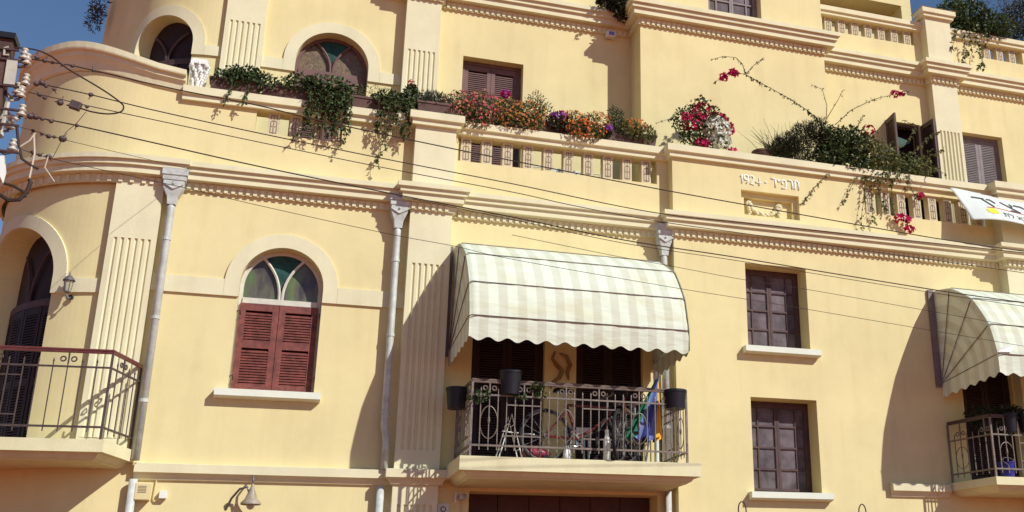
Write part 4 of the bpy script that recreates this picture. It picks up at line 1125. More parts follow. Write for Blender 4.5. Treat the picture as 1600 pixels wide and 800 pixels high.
plant('bougainvillea', (5.95, 0, 8.5), 'round potted bougainvillea with crimson and white bracts beside the date', 'potted plants on the right parapet', bl, 1700, .055, .036, 'ivy',
      [([((5.75, -.1, 8.78), (.2, .2, .16)), ((5.92, -.12, 8.95), (.16, .16, .13)), ((6.2, -.1, 8.84), (.16, .16, .14))], 130, .046, ('magenta', 'deep', 'deep')),
       ([((6.15, -.14, 8.68), (.22, .2, .2)), ((6.2, -.18, 8.45), (.17, .14, .13))], 170, .044, ('white', 'white')),
       ([((6.38, -.16, 8.36), (.07, .06, .05)), ((5.9, -.16, 8.42), (.12, .08, .06)), ((6.36, -.1, 8.72), (.1, .1, .12))], 50, .044, ('magenta', 'magenta'))], cat='bougainvillea', stems=True,
      strands=[([(5.7, -.05, 9.0), (5.55, -.05, 8.9), (5.42, -.05, 8.78)], 22), ([(5.95, -.05, 9.05), (5.92, -.05, 9.2), (6.0, -.05, 9.25)], 22), ([(5.75, -.1, 8.6), (5.66, -.1, 8.5), (5.6, -.1, 8.42)], 16)])
# rosemary with long stiff blades
pot(7.0, .08, ZP, .12, .15, .2, 'dark pot under the spiky rosemary on the parapet', 'brownplanter', 'pots on the parapet')
ros = []
for px, py, rx, rz in ((1212, 240, .2, .10), (1232, 226, .2, .17), (1256, 214, .2, .22), (1278, 206, .16, .2), (1290, 222, .18, .2), (1250, 246, .42, .10), (1224, 234, .26, .12)):
    p = at(px, py, -.02); ros.append(((p.x, p.y, p.z), (rx, .2, rz)))
t = plant('rosemary', (7.1, .05, 8.5), 'dark spiky rosemary with long bare blades leaning left', 'potted plants on the right parapet', ros, 4600, .095, .011, 'dark', up=.9, shell=.1)
mb = MB()
for k in range(60):
    a = random.uniform(-1.1, .35); l = random.uniform(.30, .62); b = Vector((7.05+random.uniform(0, .8), random.uniform(-.1, .1), 8.45))
    tip = b+Vector((sin(a)*l*1.1, random.uniform(-.1, .05), cos(a)*l)); mb.tube([b, b.lerp(tip, .5)+Vector((0, 0, .03)), tip], .006, 4, r2=.0015)
mb.build('blade', G['dry'][0], t)
# big bougainvillea on the right
pot(8.15, .28, ZP, .16, .2, .2, 'large dark pot under the sprawling bougainvillea on the right parapet', 'brownplanter', 'pots on the parapet')
st = []
def arm(px, n, dy=-.25): st.append(([at(x, y, dy) for x, y in px], n))
for pxs, n in (([(1352, 275), (1350, 310), (1345, 345), (1352, 372)], 60), ([(1340, 275), (1325, 300), (1316, 320)], 24), ([(1396, 270), (1392, 310), (1400, 345)], 60), ([(1370, 275), (1375, 310), (1385, 330)], 40),
               ([(1415, 275), (1425, 300), (1440, 312)], 34), ([(1296, 270), (1275, 290), (1255, 318)], 30), ([(1425, 240), (1450, 215), (1468, 205)], 40), ([(1430, 250), (1462, 240), (1475, 232)], 36), ([(1440, 270), (1460, 265), (1478, 272)], 36), ([(1415, 225), (1432, 196), (1410, 188)], 34),
               ([(1360, 260), (1362, 330), (1368, 350)], 40)): arm(pxs, n)
big = []
for px, py, rx, rz in ((1305, 222, .28, .26), (1330, 226, .32, .28), (1352, 238, .34, .30), (1378, 250, .34, .26), (1408, 262, .32, .22), (1436, 264, .24, .2), (1330, 256, .36, .2), (1362, 282, .34, .18), (1296, 245, .26, .2), (1390, 280, .3, .12)):
    p = at(px, py, -.12); big.append(((p.x, p.y, p.z), (rx, .25, rz)))
darkl = [l for l in big if l[0][0] < at(1350, 240, -.12).x]; palel = [l for l in big if l not in darkl]
t = plant('sprawling_bougainvillea', (8.1, .05, 8.5), 'sprawling green bougainvillea draped over the right balusters, with long arching canes', 'potted plants on the right parapet', darkl, 3300, .062, .04, 'ivy', cat='bougainvillea', fall=.15)
mb = MB(); sm = MB(); foliage(mb, palel, 2500, .06, .036, .2, .2, .1)
for q in st: strand(mb, q[0], q[1], .056, .034, sm)
for k in range(46):
    c, r = random.choice(palel); p, nv = ell(c, r, .8); d = (nv+rdir(.3)*.7).normalized()
    strand(mb, [p, p+d*.12, p+d*.2-Vector((0, 0, .04))], 11, .05, .03, sm)
mb.build('foliage', G['lime'], t); sm.build('stem', M['stem'], t)
mb = MB(); sm = MB(); fb = MB()
def cane(px, n, L, dy, fl=None, fall=.9):
    pts = [at(x, y, dy) for x, y in px]; sm.tube(pts, .007, 5, r2=.003); strand(mb, pts, n, L, L*.5, None, .02, fall)
cane([(1285, 195), (1265, 175), (1235, 155), (1195, 133), (1165, 116), (1140, 112), (1118, 128)], 150, .06, -.1)
cane([(1165, 116), (1160, 100), (1150, 90), (1130, 88), (1110, 94)], 26, .045, -.1); cane([(1165, 116), (1178, 102), (1194, 89)], 22, .045, -.1)
cane([(1305, 195), (1330, 172), (1365, 155), (1395, 148), (1418, 145)], 60, .05, -.1, fall=.2)
cane([(1290, 195), (1292, 165), (1285, 140), (1268, 132)], 16, .04, -.05, fall=.1); cane([(1292, 185), (1310, 155), (1318, 140)], 12, .04, -.05, fall=.1); cane([(1340, 200), (1345, 185), (1352, 180)], 24, .045, -.05, fall=.1)
mb.build('foliage', G['ivy'], t); sm.build('cane', M['stem'], t)
for px, py, rr, n in ((1146, 114, .07, 26), (1130, 122, .06, 14), (1398, 147, .05, 14), (1410, 146, .04, 10), (1405, 340, .07, 20), (1417, 343, .05, 12), (1421, 358, .07, 22), (1437, 306, .05, 14), (1358, 203, .08, 20)):
    p = at(px, py, -.27 if py > 200 else -.1); blossoms(fb, [((p.x, p.y, p.z), (rr*1.3, .05, rr))], n, .045, (0, 0, 1), .1)
fb.build('blossom', [FL['magenta'], FL['deep']], t)
# roof plants
def mass(pxs, dy, n, L, W, kind, name, label, cat='shrub', strands=(), ry=.35, sl=None, grp='plants growing on the upper roof terrace', up=.2, flowers=None):
    lob = []
    for px, py, rx, rz in pxs:
        p = at(px, py, dy); lob.append(((p.x, p.y, p.z), (rx, ry, rz)))
    sts = [([at(x, y, dy-ry*.75) for x, y in s], k) for s, k in strands]
    b = lob[0][0]
    return plant(name, (b[0], b[1], b[2]-.1), label, grp, lob, n, L, W, kind, flowers, strands=sts, cat=cat, up=up, sl=sl)
mass([(1490, 20, .35, .24), (1512, 22, .38, .32), (1535, 40, .4, .32), (1555, 45, .35, .25), (1528, 52, .5, .2), (1495, 42, .3, .16)], 1.25, 3000, .085, .05, 'ivy', 'trailing_terrace_shrub', 'shaggy green shrub trailing over the topmost balustrade at right',
     strands=[([(1500, 45), (1508, 65), (1505, 90), (1502, 104)], 34), ([(1525, 55), (1530, 80), (1536, 98), (1526, 108)], 46), ([(1490, 45), (1492, 62), (1486, 78)], 24), ([(1515, 50), (1518, 75), (1510, 85)], 30), ([(1540, 55), (1533, 85), (1538, 108)], 34), ([(1475, 22), (1462, 14), (1456, 20)], 14)], sl=.075)
mass([(1590, 40, .45, .42), (1610, 30, .5, .5), (1575, 52, .35, .25)], 1.5, 2400, .07, .03, 'dark', 'olive_shrub', 'dark brownish olive shrub at the far right of the roof terrace', ry=.4)
mass([(1570, 10, .55, .35), (1595, 0, .5, .45)], 2.6, 1300, .09, .012, 'grey', 'roof_willow', 'pale feathery tree top against the sky behind the roof shrubs', cat='tree', ry=.5)
mass([(965, 8, .2, .16), (972, 20, .13, .14), (950, 2, .18, .1)], .95, 900, .075, .05, 'dark', 'corner_ivy', 'dark ivy tuft hanging in the inner corner of the top cornice', ry=.18, strands=[([(945, 5), (938, 12)], 10), ([(966, 20), (966, 30)], 14)])
t = mass([(156, 6, .14, .14), (146, 36, .12, .15), (150, 22, .14, .16)], 3.9, 420, .08, .02, 'grey', 'tower_weed', 'dry tuft growing out of the round corner tower against the sky', ry=.15)

# ------------------------------------------------------------------ things on the balconies
pot(2.925, -1.02, 4.30, .105, .135, .29, 'black pot on the handrail, left of the bicycles', 'black')
pot(5.08, -1.0, 4.23, .125, .15, .24, 'black pot hooked on the right corner of the middle railing', 'black')
pot(2.34, -.62, 4.17, .105, .13, .26, 'black pot in shade on the left return of the middle railing', 'black')
for x, y, r, lb in ((10.02, -.75, .13, 'dark pot on the left return of the right railing'), (10.20, -1.0, .11, 'dark pot behind the corner post of the right railing'), (10.45, -1.02, .11, 'bluish pot on the front of the right railing, left of two'), (10.68, -1.02, .12, 'bluish pot on the front of the right railing, right of two')):
    pot(x, y, 4.14, r*.75, r, .26, lb, 'black')
plant('potted_creeper', (2.6, -1.02, 4.25), 'thin green creeper wound along the middle railing', 'balcony plants', [((2.62, -1.03, 4.28), (.06, .04, .06)), ((2.5, -1.03, 4.24), (.05, .04, .09)), ((3.24, -1.04, 4.42), (.09, .04, .05)), ((3.3, -1.04, 4.34), (.06, .04, .07)), ((3.05, -1.04, 4.28), (.08, .04, .03))], 210, .05, .035, 'bush', stems=False)
plant('shaded_houseplants', (10.1, -.7, 4.3), 'dark shaded foliage in the pots of the right balcony', 'balcony plants', [((10.0, -.62, 4.42), (.22, .3, .15)), ((10.25, -.95, 4.42), (.2, .12, .12)), ((10.6, -1.0, 4.42), (.2, .1, .08))], 1100, .06, .035, 'dark')

def bicycle(loc, rz, label, mframe, tilt=0.):
    M_ = M
    t = thing('bicycle', (0, 0, 0), label, 'bicycle', 'bicycles on the middle balcony')
    X, Z, Y = Vector((1, 0, 0)), Vector((0, 0, 1)), Vector((0, 1, 0)); rw = .32
    for wx in (-.5, .5):
        mb = MB(); mb.ring((wx, 0, rw), X, Z, rw-.02, .012, 30, 6); mb.lathe([(.0, -.04), (.025, -.04), (.025, .04), (0, .04)], (wx, 0, rw), 10, axis=(0, 1, 0))
        for k in range(14):
            a = 2*pi*k/14; mb.bar((wx, .012*(-1)**k, rw), (wx+(rw-.03)*cos(a), 0, rw+(rw-.03)*sin(a)), .004)
        w = mb.build('wheel', M['lampmetal'], t)
        mb = MB(); mb.ring((wx, 0, rw), X, Z, rw, .022, 32, 8); mb.build('tyre', M['rubber'], w)
    bb, st_, hd, hb = Vector((-.08, 0, .3)), Vector((-.22, 0, .72)), Vector((.33, 0, .72)), Vector((.37, 0, .60)); rear, fr = Vector((-.5, 0, rw)), Vector((.5, 0, rw))
    mb = MB()
    for a, b, r in ((bb, st_, .017), (st_, hd, .017), (bb, hb, .02), (hd, hb, .022)): mb.tube([a, b], r, 8)
    for s in (-.045, .045): mb.tube([rear+Y*s, bb+Y*s*.5], .01, 6); mb.tube([rear+Y*s, st_-Vector((-.02, 0, .05))+Y*s*.4], .009, 6)
    mb.build('frame', mframe, t)
    mb = MB(); mb.tube([hd+Z*.1, hd, hb], .015, 8)
    for s in (-.05, .05): mb.tube([hb+Y*s*.8, hb-Z*.05+X*.02+Y*s, fr+Y*s], .013, 6)
    mb.build('fork', M['steel'], t)
    mb = MB(); mb.tube([hd+Z*.14+Vector((-.04, -.28, .02)), hd+Z*.15+Vector((.03, -.1, .0)), hd+Z*.15+Vector((.03, .1, 0)), hd+Z*.14+Vector((-.04, .28, .02))], .012, 8); mb.build('handlebar', M['steel'], t)
    for s in (-1, 1):
        mb = MB(); mb.tube([hd+Z*.16+Vector((-.04, .28*s, 0)), hd+Z*.16+Vector((-.06, .38*s, 0))], .017, 8); mb.build('grip', M['rubber'], t)
    mb = MB(); mb.tube([st_, st_+Vector((-.04, 0, .14))], .013, 8); mb.build('seat_post', M['steel'], t)
    mb = MB(); c = st_+Vector((-.04, 0, .16))
    pl = [(-.13, .075), (-.1, .085), (0, .05), (.12, .02), (.14, .0), (.12, -.02), (0, -.05), (-.1, -.085), (-.13, -.075)]
    a = [mb.vert(c+Vector((x, y, 0))) for x, y in pl]; b = [mb.vert(c+Vector((x*.95, y*.8, .045))) for x, y in pl]
    for k in range(len(pl)): mb.face((a[k], a[(k+1) % 9], b[(k+1) % 9], b[k]))
    mb.face(b); mb.face(a[::-1]); mb.build('saddle', M['black'], t, bevel=.01)
    mb = MB(); mb.ring(bb+Y*.05, X, Z, .085, .007, 24, 5)
    for k in range(5): a_ = 2*pi*k/5; mb.bar(bb+Y*.05, bb+Y*.05+X*.08*cos(a_)+Z*.08*sin(a_), .012)
    for s in (-1, 1): mb.bar(bb+Y*.07*s, bb+Y*.09*s+Vector((.12*s, 0, -.1*s)), .018)
    mb.build('crank', M['steel'], t)
    for s in (-1, 1):
        mb = MB(); mb.obox(bb+Y*.14*s+Vector((.12*s, 0, -.1*s)), X*.045, Y*.045, Z*.012); mb.build('pedal', M['black'], t)
    t.location = loc; t.rotation_euler = (tilt, 0, rz)
    return t
bicycle((3.93, -.74, 3.54), R(4), 'dark red framed bicycle parked lengthways behind the middle railing', M['redframe'])
bicycle((4.60, -.56, 3.54), R(58), 'silver bicycle turned end on beside the closed parasol', M['steel'])
t = thing('wrought_ornament', (3.82, 0, 5.0), 'dark scrolled iron ornament on the wall between the two balcony doors', 'ornament')
mb = MB()
mb.tube([(3.74, -.02, 5.12), (3.70, -.02, 5.02), (3.77, -.02, 4.93), (3.84, -.02, 4.86), (3.80, -.02, 4.76), (3.72, -.02, 4.70), (3.69, -.02, 4.62)], lambda t: .012+.02*sin(pi*t), 6)
mb.tube([(3.80, -.02, 5.10), (3.90, -.02, 5.06), (3.95, -.02, 4.95), (3.91, -.02, 4.84), (3.93, -.02, 4.74)], lambda t: .01+.02*sin(pi*t), 6)
mb.build('scroll', mat('rusty_stain_iron', (.30, .19, .09), .9, .2, 20), t)
# closed parasol
def parasol(x, y, z, label):
    t = thing('closed_parasol', (x, y, z), label, 'parasol')
    mb = MB(); n = 40
    cols = [0, 0, 0, 1, 2, 2, 1, 3, 1, 2]
    rg = []
    for f in [k/10 for k in range(11)]:
        row = []
        for k in range(n):
            a = 2*pi*k/n; r = (.012+.15*f**.9)*(1+.28*cos(a*8)*f)
            row.append(mb.vert((x+.07*(1-f)*1.6+r*cos(a)*1.35-.1*f, y+r*sin(a)*.8, z+1.12-.80*f+.03*cos(a*8)*(f > .95))))
        rg.append(row)
    for a, b in zip(rg, rg[1:]):
        for k in range(n): mb.face((a[k], b[k], b[(k+1) % n], a[(k+1) % n]), [0, 0, 0, 0, 0, 1, 2, 2, 2, 1, 1, 3][int((k+10) % n/n*12)] if False else (0 if k in range(18, 26) else 2 if k in (26, 27, 28) else 1 if k in (29, 30, 31) else 2 if k in (32, 33) else 3 if k in range(34, 40) else 1))
    mb.build('fabric', [M['greencloth'], M['bluecloth'], M['lightblue'], M['yellowcloth']], t)
    mb = MB(); mb.tube([(x+.14, y, z+1.20), (x-.06, y, z+.02)], .014, 8); mb.build('pole', M['steel'], t)
    return t
parasol(4.83, -.72, 3.55, 'closed parasol with green, blue and orange panels leaning by the right pot')
t = thing('plastic_tube', (4.98, -.62, 3.55), 'pale upright plastic tube beside the closed parasol', 'tube')
mb = MB(); mb.tube([(4.97, -.6, 3.56), (4.965, -.6, 4.72)], .03, 12); mb.build('barrel', M['cloth'], t)
mb = MB(); mb.lathe([(.03, 0), (.034, 0), (.034, .02), (.026, .03), (.022, .09), (.0, .11)], (4.965, -.6, 4.70), 12); mb.build('cap', M['white'], t)
t = thing('drying_rack', (3.0, -.75, 3.54), 'folding metal drying rack standing open behind the left scroll', 'rack')
for s in (-.0, .22):
    mb = MB(); mb.tube([(2.86, -.75+s, 3.55), (3.02, -.72+s, 4.12), (3.18, -.68+s, 3.55)], .010, 6); mb.build('leg', M['white'], t)
mb = MB()
for z, a in ((3.86, .085), (3.7, .045), (4.0, .12)): mb.tube([(2.86+a, -.75, z), (2.86+a, -.5, z)], .007, 5); mb.tube([(3.18-a, -.70, z), (3.18-a, -.47, z)], .007, 5)
mb.tube([(2.9, -.74, 3.90), (3.34, -.6, 3.9)], .007, 5); mb.build('rung', M['white'], t)
t = thing('toy_car', (3.36, -.6, 3.54), 'shiny pinkish red plastic toy car on the balcony floor', 'toy')
mb = MB(); mb.blob((3.36, -.6, 3.66), .2, .13, .07); mb.blob((3.33, -.6, 3.71), .10, .10, .06); mb.build('body', M['redplastic'], t, smooth=True)
for sx in (-.12, .12):
    for sy in (-.1, .1): mb = MB(); mb.lathe([(0, -.02), (.05, -.02), (.05, .02), (0, .02)], (3.36+sx, -.6+sy, 3.59), 14, axis=(0, 1, 0)); mb.build('wheel', M['black'], t)
for x, y, h, lb in ((3.70, -.82, .2, 'small white plastic bottle on the floor below the red bicycle'), (4.22, -.82, .42, 'tall white bottle on the balcony floor left of the silver bicycle')):
    t = thing('plastic_bottle', (x, y, 3.54), lb, 'bottle', 'bottles on the balcony floor')
    mb = MB(); mb.lathe([(0, 0), (.045, 0), (.045, h*.7), (.025, h*.82), (.022, h*.9)], (x, y, 3.54), 14); mb.build('body', M['white'], t, smooth=True)
    mb = MB(); mb.lathe([(.026, 0), (.026, h*.12), (0, h*.12)], (x, y, 3.54+h*.88), 12); mb.build('cap', M['zinc'], t)
t = thing('storage_crate', (3.95, -.35, 3.54), 'white shallow crate propped behind the red bicycle', 'crate')
mb = MB(); mb.box(3.80, 4.12, -.52, -.24, 3.95, 4.03); mb.build('tray', M['white'], t, bevel=.01)
for x in (3.84, 4.08):
    for y in (-.49, -.27): mb = MB(); mb.box(x-.012, x+.012, y-.012, y+.012, 3.545, 3.949); mb.build('leg', M['steel'], t)
t = thing('blue_bucket', (10.12, -.95, 3.5), 'blue plastic bucket at the corner of the right balcony', 'bucket')
mb = MB(); mb.lathe([(0, 0), (.09, 0), (.12, .2), (.127, .2), (.127, .215), (.11, .21), (.085, .02), (0, .02)], (10.12, -.92, 3.51), 20); mb.build('pail', M['bluebin'], t)
mb = MB(); mb.tube([(10.12-.12*cos(pi*k/10), -.92-.03, 3.70+.09*sin(pi*k/10)) for k in range(11)], .005, 5); mb.build('handle', M['steel'], t)
# washing behind the middle balusters
t = thing('laundry_airer', (4.0, .75, 7.3), 'laundry airer with pale blue towels behind the middle balusters', 'airer')
mb = MB(); mb.tube([(3.45, .8, 8.12), (4.6, .8, 8.12)], .01, 6); mb.tube([(3.45, .8, 7.3), (3.45, .8, 8.12)], .01, 6); mb.tube([(4.6, .8, 7.3), (4.6, .8, 8.12)], .01, 6); mb.build('stand', M['white'], t)
for nm, x0, x1, mm in (('towel', 3.72, 4.0, 'towel'), ('towel', 4.06, 4.28, 'cloth'), ('towel', 4.33, 4.47, 'greencloth')):
    mb = MB(); n = 10
    for k in range(n):
        a, b = x0+(x1-x0)*k/n, x0+(x1-x0)*(k+1)/n
        ya, yb = .8+.012*sin(a*40), .8+.012*sin(b*40)
        mb.poly([(a, ya-.014, 7.5), (b, yb-.014, 7.5), (b, .786, 8.13), (a, .786, 8.13)]); mb.poly([(a, ya+.014, 7.6), (b, yb+.014, 7.6), (b, .814, 8.13), (a, .814, 8.13)])
    mb.build(nm, M[mm], t, smooth=True)

# ------------------------------------------------------------------ banner
def banner():
    t = thing('protest_banner', tuple(at(1484, 293, -.29)), 'white cloth banner with black hebrew writing and yellow logo draped over the right parapet', 'banner')
    tl, ml, bl_ = at(1484, 293, -.30), at(1509, 324, -.52), at(1518, 343, -.62)
    dxy = 3.2
    def S(s, q):
        # left edge is slack and curls under; the cloth bellies out from the wall
        left = tl*(1-q)**2+ml*2*q*(1-q)*1.0+bl_*q*q
        left = left+(ml-(tl*.25+ml*.5+bl_*.25))*2*q*(1-q)
        x = left.x+(tl.x+dxy-left.x)*s
        zt = tl.z-.02-.10*sin(pi*min(s*1.0, 1)); zb = bl_.z+.03*sin(s*9)-.12*s
        z = left.z+( (zt+(zb-zt)*q) - left.z)*min(1, s*6)
        y = left.y+(-.36-.32*q-.10*sin(s*5+q*1.5)*q-left.y)*min(1, s*5)+.02*sin(s*26+q*3)*q
        return Vector((x, y, z))
    mb = MB(); nx, nq = 60, 14
    ids = [[mb.vert(S(i/nx, k/nq)) for i in range(nx+1)] for k in range(nq+1)]
    for a, b in zip(ids, ids[1:]):
        for i in range(nx): mb.face((a[i], b[i], b[i+1], a[i+1]))
    c = mb.build('cloth', M['cloth'], t, smooth=True)
    sol = c.modifiers.new('solid', 'SOLIDIFY'); sol.thickness = .004
    def wr(chars, s0, q0, sx, sq, wd, shear, slope):
        st, W_ = strokes(chars); mb = MB(); n_ = 0
        for line in st:
            fine = []
            for (u0, v0), (u1, v1) in zip(line, line[1:]):
                for j in range(4): fine.append((u0+(u1-u0)*j/4, v0+(v1-v0)*j/4))
            fine.append(line[-1])
            P_ = [S(s0+(u+v*shear)*sx, q0-v*sq+slope*u*sx) for u, v in fine]
            for p0, p1 in zip(P_, P_[1:]):
                n_ += 1; d_ = (p1-p0); d_.normalize(); nr_ = (S(s0+.02, q0)-S(s0, q0)).cross(S(s0, q0+.05)-S(s0, q0)); nr_.normalize()
                if nr_.y > 0: nr_ = -nr_
                sd = d_.cross(nr_)*wd/2; off = nr_*(.006+.00012*(n_ % 40)); ex = d_*wd*.25
                mb.poly([p0-ex-sd+off, p1+ex-sd+off, p1+ex+sd+off, p0-ex+sd+off])
        mb.build('lettering', M['ink'], t)
    wr(['dalet', 'yod', ' ', 'tsadi', 'resh'], .115, .50, .092, .30, .035, -.35, .3)
    wr(['tav', 'lamed', ' ', 'alef', 'bet', 'yod', 'bet'], .195, .84, .042, .13, .014, -.1, .2)
    mb = MB()
    pts = [(.105, .60), (.15, .56), (.17, .66), (.165, .76), (.13, .78), (.11, .72)]
    mb.poly([S(a, b)+Vector((0, -.006, 0)) for a, b in pts]); mb.build('logo', M['yellowink'], t)
    mb = MB()
    for k in range(10):
        a, b = .12+.022*k, .12+.022*(k+1); mb.poly([S(a, .52+.2*(a-.1))+Vector((0, -.006, 0)), S(a, .545+.2*(a-.1))+Vector((0, -.006, 0)), S(b, .545+.2*(b-.1))+Vector((0, -.006, 0)), S(b, .52+.2*(b-.1))+Vector((0, -.006, 0))])
    mb.build('underline', M['redink'], t)
banner()

# ------------------------------------------------------------------ utility pole with insulators, and the overhead wires
YW = -4.0
t = thing('utility_pole', (at(-22, 150, YW).x, YW, 0), 'dark utility pole with white insulators and tangled fittings at the left edge', 'pole')
p = at(-6, 62, YW); px_ = p.x
mb = MB(); mb.box(px_-.2, px_+.15, YW-.09, YW+.09, 0, p.z); mb.build('post', M['polewood'], t)
mb = MB(); mb.box(px_-.24, px_+.17, YW-.12, YW+.12, p.z-.02, p.z+.035); mb.build('pole_cap', M['black'], t)
def insul(px, py, arm_from, s=1.):
    c = at(px, py, YW)
    mb = MB(); mb.lathe([(.012, .11*s), (.045*s, .105*s), (.05*s, .085*s), (.03*s, .07*s), (.036*s, .045*s), (.06*s, .03*s), (.062*s, .012*s), (.035*s, .0), (.045*s, -.03*s), (.07*s, -.05*s), (.072*s, -.07*s), (.03*s, -.08*s)], (c.x, c.y, c.z), 16)
    o = mb.build('insulator', M['porcelain'], t, smooth=True)
    mb = MB(); a = at(arm_from[0], arm_from[1], YW); mb.tube([a, c+Vector((-.05, 0, -.08)), c+Vector((0, 0, -.06))], .014, 6); mb.build('pin', M['iron'], o)
for px, py, af in ((38, 86, (5, 80)), (40, 126, (5, 118)), (28, 140, (0, 132)), (34, 174, (5, 168)), (16, 194, (-8, 190)), (20, 228, (-6, 232)), (42, 94, (12, 92)), (33, 145, (8, 146))): insul(px, py, af, .58)
mb = MB(); a, b = at(20, 93, YW-.1), at(14, 132, YW-.1); mb.bar(a, b, .085, .02); mb.build('strap_plate', M['porcelain'], t)
mb = MB(); mb.tube([at(14, 74, YW-.1), at(7, 75, YW-.1), at(6, 86, YW-.1), at(14, 86, YW-.1)], .011, 5); mb.build('bracket', M['porcelain'], t)
for y_ in (76, 92, 133, 170, 194, 236): mb = MB(); mb.tube([at(-10, y_-2, YW-.1), at(30, y_+3, YW-.1)], .013, 6); mb.build('crossarm', M['iron'], t)
mb = MB()
mb.tube([at(12, 160, YW), at(8, 178, YW), at(0, 190, YW), at(2, 215, YW)], .022, 6); mb.tube([at(14, 150, YW), at(15, 157, YW), at(22, 157, YW)], .014, 6)
mb.tube([at(4, 195, YW-.05), at(8, 182, YW-.05), at(20, 182, YW-.05), at(27, 188, YW-.05)], .02, 6); mb.build('white_lead', M['porcelain'], t)
mb = MB(); a = at(2, 243, YW-.12); mb.poly([at(-6, 243, YW-.12), at(6, 243, YW-.12), at(8, 270, YW-.12), at(5, 287, YW-.12), at(-6, 262, YW-.12)]); mb.poly([at(6, 243, YW-.12), at(8, 243, YW+.1), at(10, 270, YW+.1), at(5, 287, YW-.12), at(8, 270, YW-.12)]); mb.build('notice_plate', M['white'], t)
mb = MB()
mb.tube([at(26, 195, YW), at(29, 225, YW), at(34, 248, YW), at(48, 258, YW), at(60, 264, YW)], .012, 6)
mb.tube([at(0, 304, YW), at(14, 313, YW), at(30, 312, YW), at(42, 300, YW), at(48, 285, YW), at(46, 280, YW)], .018, 6)
mb.tube([at(5, 286, YW), at(20, 290, YW), at(36, 299, YW), at(40, 308, YW)], .012, 6)
mb.build('jumper', M['cable'], t)
mb = MB()
mb.tube([at(55, 208, YW), at(46, 220, YW), at(30, 230, YW), at(28, 240, YW)], .009, 5); mb.tube([at(53, 210, YW), at(54, 240, YW), at(50, 260, YW), at(46, 278, YW)], .009, 5); mb.tube([at(75, 245, YW), at(70, 262, YW), at(85, 284, YW)], .006, 5)
mb.build('tie_wire', M['palecable'], t)

def smooth_pts(pts, n=8):
    out = []
    P = [pts[0]]+list(pts)+[pts[-1]]
    for i in range(1, len(P)-2):
        a, b, c, d = P[i-1], P[i], P[i+1], P[i+2]
        for k in range(n):
            t_ = k/n
            out.append(.5*((2*b)+(c-a)*t_+(2*a-5*b+4*c-d)*t_*t_+(3*b-a-3*c+d)*t_**3))
    out.append(P[-2]); return out
def wire(pxs, r, label, y0=YW, y1=-3.2, nodes=(), m='cable'):
    n = len(pxs); xs = [p[0] for p in pxs]
    def y_(x): return y0+(y1-y0)*max(0, min(1, (x-20)/1600))
    pts = smooth_pts([at(x, y, y_(x)) for x, y in pxs])
    t = thing('overhead_wire', pts[0], label, 'wire', 'overhead wires crossing the facade')
    mb = MB(); mb.tube(pts, r, 5); mb.build('strand', M[m], t)
    if nodes:
        for x, y, s in nodes:
            c = at(x, y, y_(x)); mb = MB()
            if s == 2.2: mb.obox(c, Vector((.045, 0, -.012)), Vector((0, .03, 0)), Vector((.01, 0, .036))); mb.build('splice_box', M['iron'], t, bevel=.006)
            else:
                mb.blob(c, .02*s, .018*s, .017*s, seg=7); mb.tube([c-Vector((.03, 0, -.004))*s, c, c+Vector((random.uniform(-.03, .03), 0, random.uniform(-.05, .05)))*s], .004, 4); mb.build('clamp', M['iron'], t)
    return t
wire([(48, 92), (85, 98), (110, 102), (146, 110), (277, 140), (400, 164), (490, 186), (634, 217), (800, 251), (1027, 295), (1222, 330), (1460, 372), (1610, 394)], .0065, 'topmost thick wire, passing in front of the planters and balusters', nodes=((58, 90, 1.2), (70, 95, 1.2), (82, 98, .9), (98, 101, 1.), (113, 103, 1.), (146, 110, 1.)))
wire([(58, 130), (142, 148), (240, 172), (400, 207), (595, 247), (800, 287), (1022, 332), (1200, 352), (1610, 396)], .0055, 'second wire from the top, ending along the lower cornice', nodes=((57, 131, 1.4), (66, 130, 1.4), (72, 135, .9), (85, 140, .9), (142, 148, 1.2)))
wire([(44, 144), (90, 154), (141, 166), (240, 187), (400, 221), (600, 262), (800, 300), (900, 322), (1030, 346), (1200, 370), (1612, 428)], .0045, 'third wire from the top, with a square black splice box near its left end', nodes=((62, 148, 1.2), (70, 153, 1.), (94, 160, 1.5), (136, 167, .9)))
wire([(46, 180), (70, 186), (120, 196), (240, 223), (400, 259), (560, 292), (620, 304), (650, 310), (800, 339), (975, 375), (1150, 402), (1300, 427), (1487, 457), (1610, 474)], .0065, 'fourth wire, touching the hopper of the middle drainpipe', nodes=((48, 182, 1.6), (56, 183, 1.5), (66, 186, 1.), (80, 190, 1.), (120, 196, 1.)))
wire([(620, 306), (650, 312), (800, 343), (975, 380), (1150, 407), (1300, 432), (1487, 462), (1610, 480)], .0038, 'thin wire just below the fourth, right of the middle drainpipe', y0=-3.6)
wire([(32, 199), (60, 206), (95, 217), (184, 238), (300, 265)], .003, 'short thin wire with a round black knot above the corner cornice', y1=18., nodes=((52, 204, 1.), (66, 209, 1.), (76, 213, 1.3), (85, 214, 1.), (98, 217, 2.)))
wire([(30, 232), (55, 241), (90, 250), (186, 271), (295, 295), (400, 320), (600, 364), (712, 385), (800, 405), (1045, 448), (1163, 467), (1260, 483), (1430, 512), (1612, 543)], .003, 'thin low wire, upper of two crossing the middle awning', nodes=((52, 238, 1.2), (62, 242, 1.), (76, 245, 1.4)))
wire([(800, 367), (962, 400), (1045, 415), (1162, 437), (1260, 452), (1430, 482), (1610, 514)], .003, 'thin wire crossing the upper dark window to the right awning', y0=-3.6)
wire([(14, 74), (52, 77), (80, 88), (105, 107), (160, 140), (188, 160), (193, 168), (188, 175), (170, 178), (145, 175), (122, 168), (104, 164)], .0075, 'slack looped cable hanging from the pole top to the splice box', y1=YW, nodes=((118, 165, 2.2), (94, 161, 1.5)))
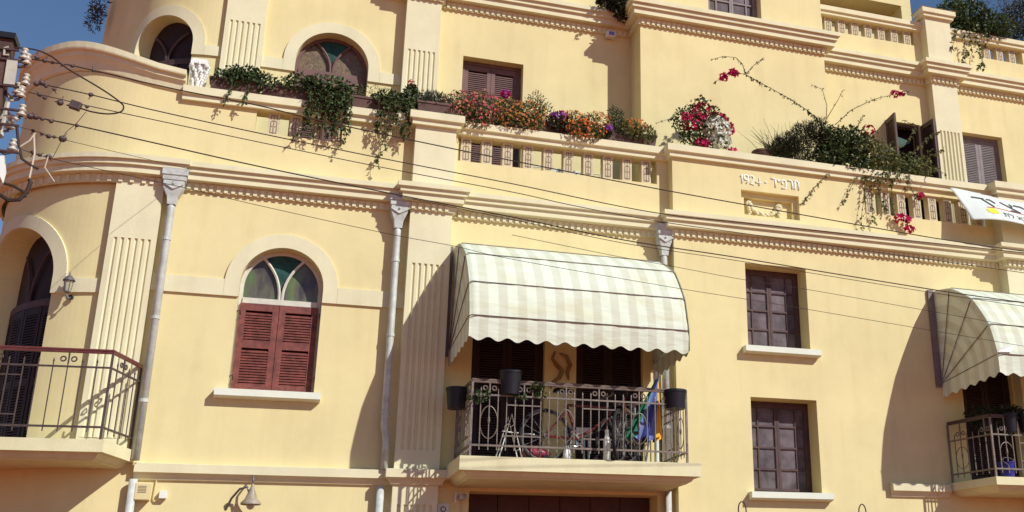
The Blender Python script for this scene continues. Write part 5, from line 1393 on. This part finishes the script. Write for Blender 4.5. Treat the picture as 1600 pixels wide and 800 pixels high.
wire([(134, 175), (120, 192), (104, 206), (98, 216), (90, 232), (82, 247)], .003, 'thin vertical tie wire hanging below the splice box', y1=YW)

# ------------------------------------------------------------------ ground
mb = MB(); mb.poly([(-400, -400, 0), (400, -400, 0), (400, 400, 0), (-400, 400, 0)]); tag(mb.build('ground', M['paving']), kind='structure')
mb = MB(); mb.poly([(-300, -10.5, .004), (300, -10.5, .004), (300, -3.2, .004), (-300, -3.2, .004)]); tag(mb.build('road', M['asphalt']), kind='structure')
mb = MB(); mb.box(-300, 300, -3.2, -.0, 0.004, .13); tag(mb.build('pavement', mat('dark_brown_pavement', (.15, .05, .025), .9, .1, 2)), kind='structure')  # unseen strip darkened so less bounce reaches under the balconies

# ------------------------------------------------------------------ light, sky, camera
SUN = Vector((.79, -1., 1.02)).normalized()
el = math.asin(SUN.z); az = math.atan2(SUN.x, SUN.y)
l = bpy.data.lights.new('sun', 'SUN'); l.energy = 4.65; l.angle = R(.53); l.color = (1., .99, .93)
lo = bpy.data.objects.new('sun', l); COL.objects.link(lo); lo.rotation_euler = (-SUN).to_track_quat('-Z', 'Y').to_euler(); lo.location = (6, -12, 20)
w = bpy.data.worlds.new('World'); sc.world = w; w.use_nodes = True
nt = w.node_tree; bg = nt.nodes['Background']; sk = nt.nodes.new('ShaderNodeTexSky'); sk.sky_type = 'NISHITA'; sk.sun_disc = False
sk.sun_elevation = el; sk.sun_rotation = az; sk.altitude = 0; sk.dust_density = 0.; sk.air_density = 1.0; sk.ozone_density = 5.
nt.links.new(sk.outputs['Color'], bg.inputs['Color']); bg.inputs['Strength'].default_value = .098
cam = bpy.data.cameras.new('camera'); co = bpy.data.objects.new('camera', cam); COL.objects.link(co)
cam.sensor_fit = 'HORIZONTAL'; cam.sensor_width = 36; cam.lens = 36*F/1600
cam.shift_x = (800-CX)/1600; cam.shift_y = -(400-CY)/1600
cam.clip_start = .1; cam.clip_end = 2000
co.matrix_world = Matrix(((_r2.x, _u2.x, -_fw.x, CAM.x), (_r2.y, _u2.y, -_fw.y, CAM.y), (_r2.z, _u2.z, -_fw.z, CAM.z), (0, 0, 0, 1)))
sc.camera = co
vs = sc.view_settings; vs.view_transform = 'Standard'; vs.look = 'None'; vs.exposure = 0.0; vs.gamma = 1.0; vs.use_curve_mapping = False
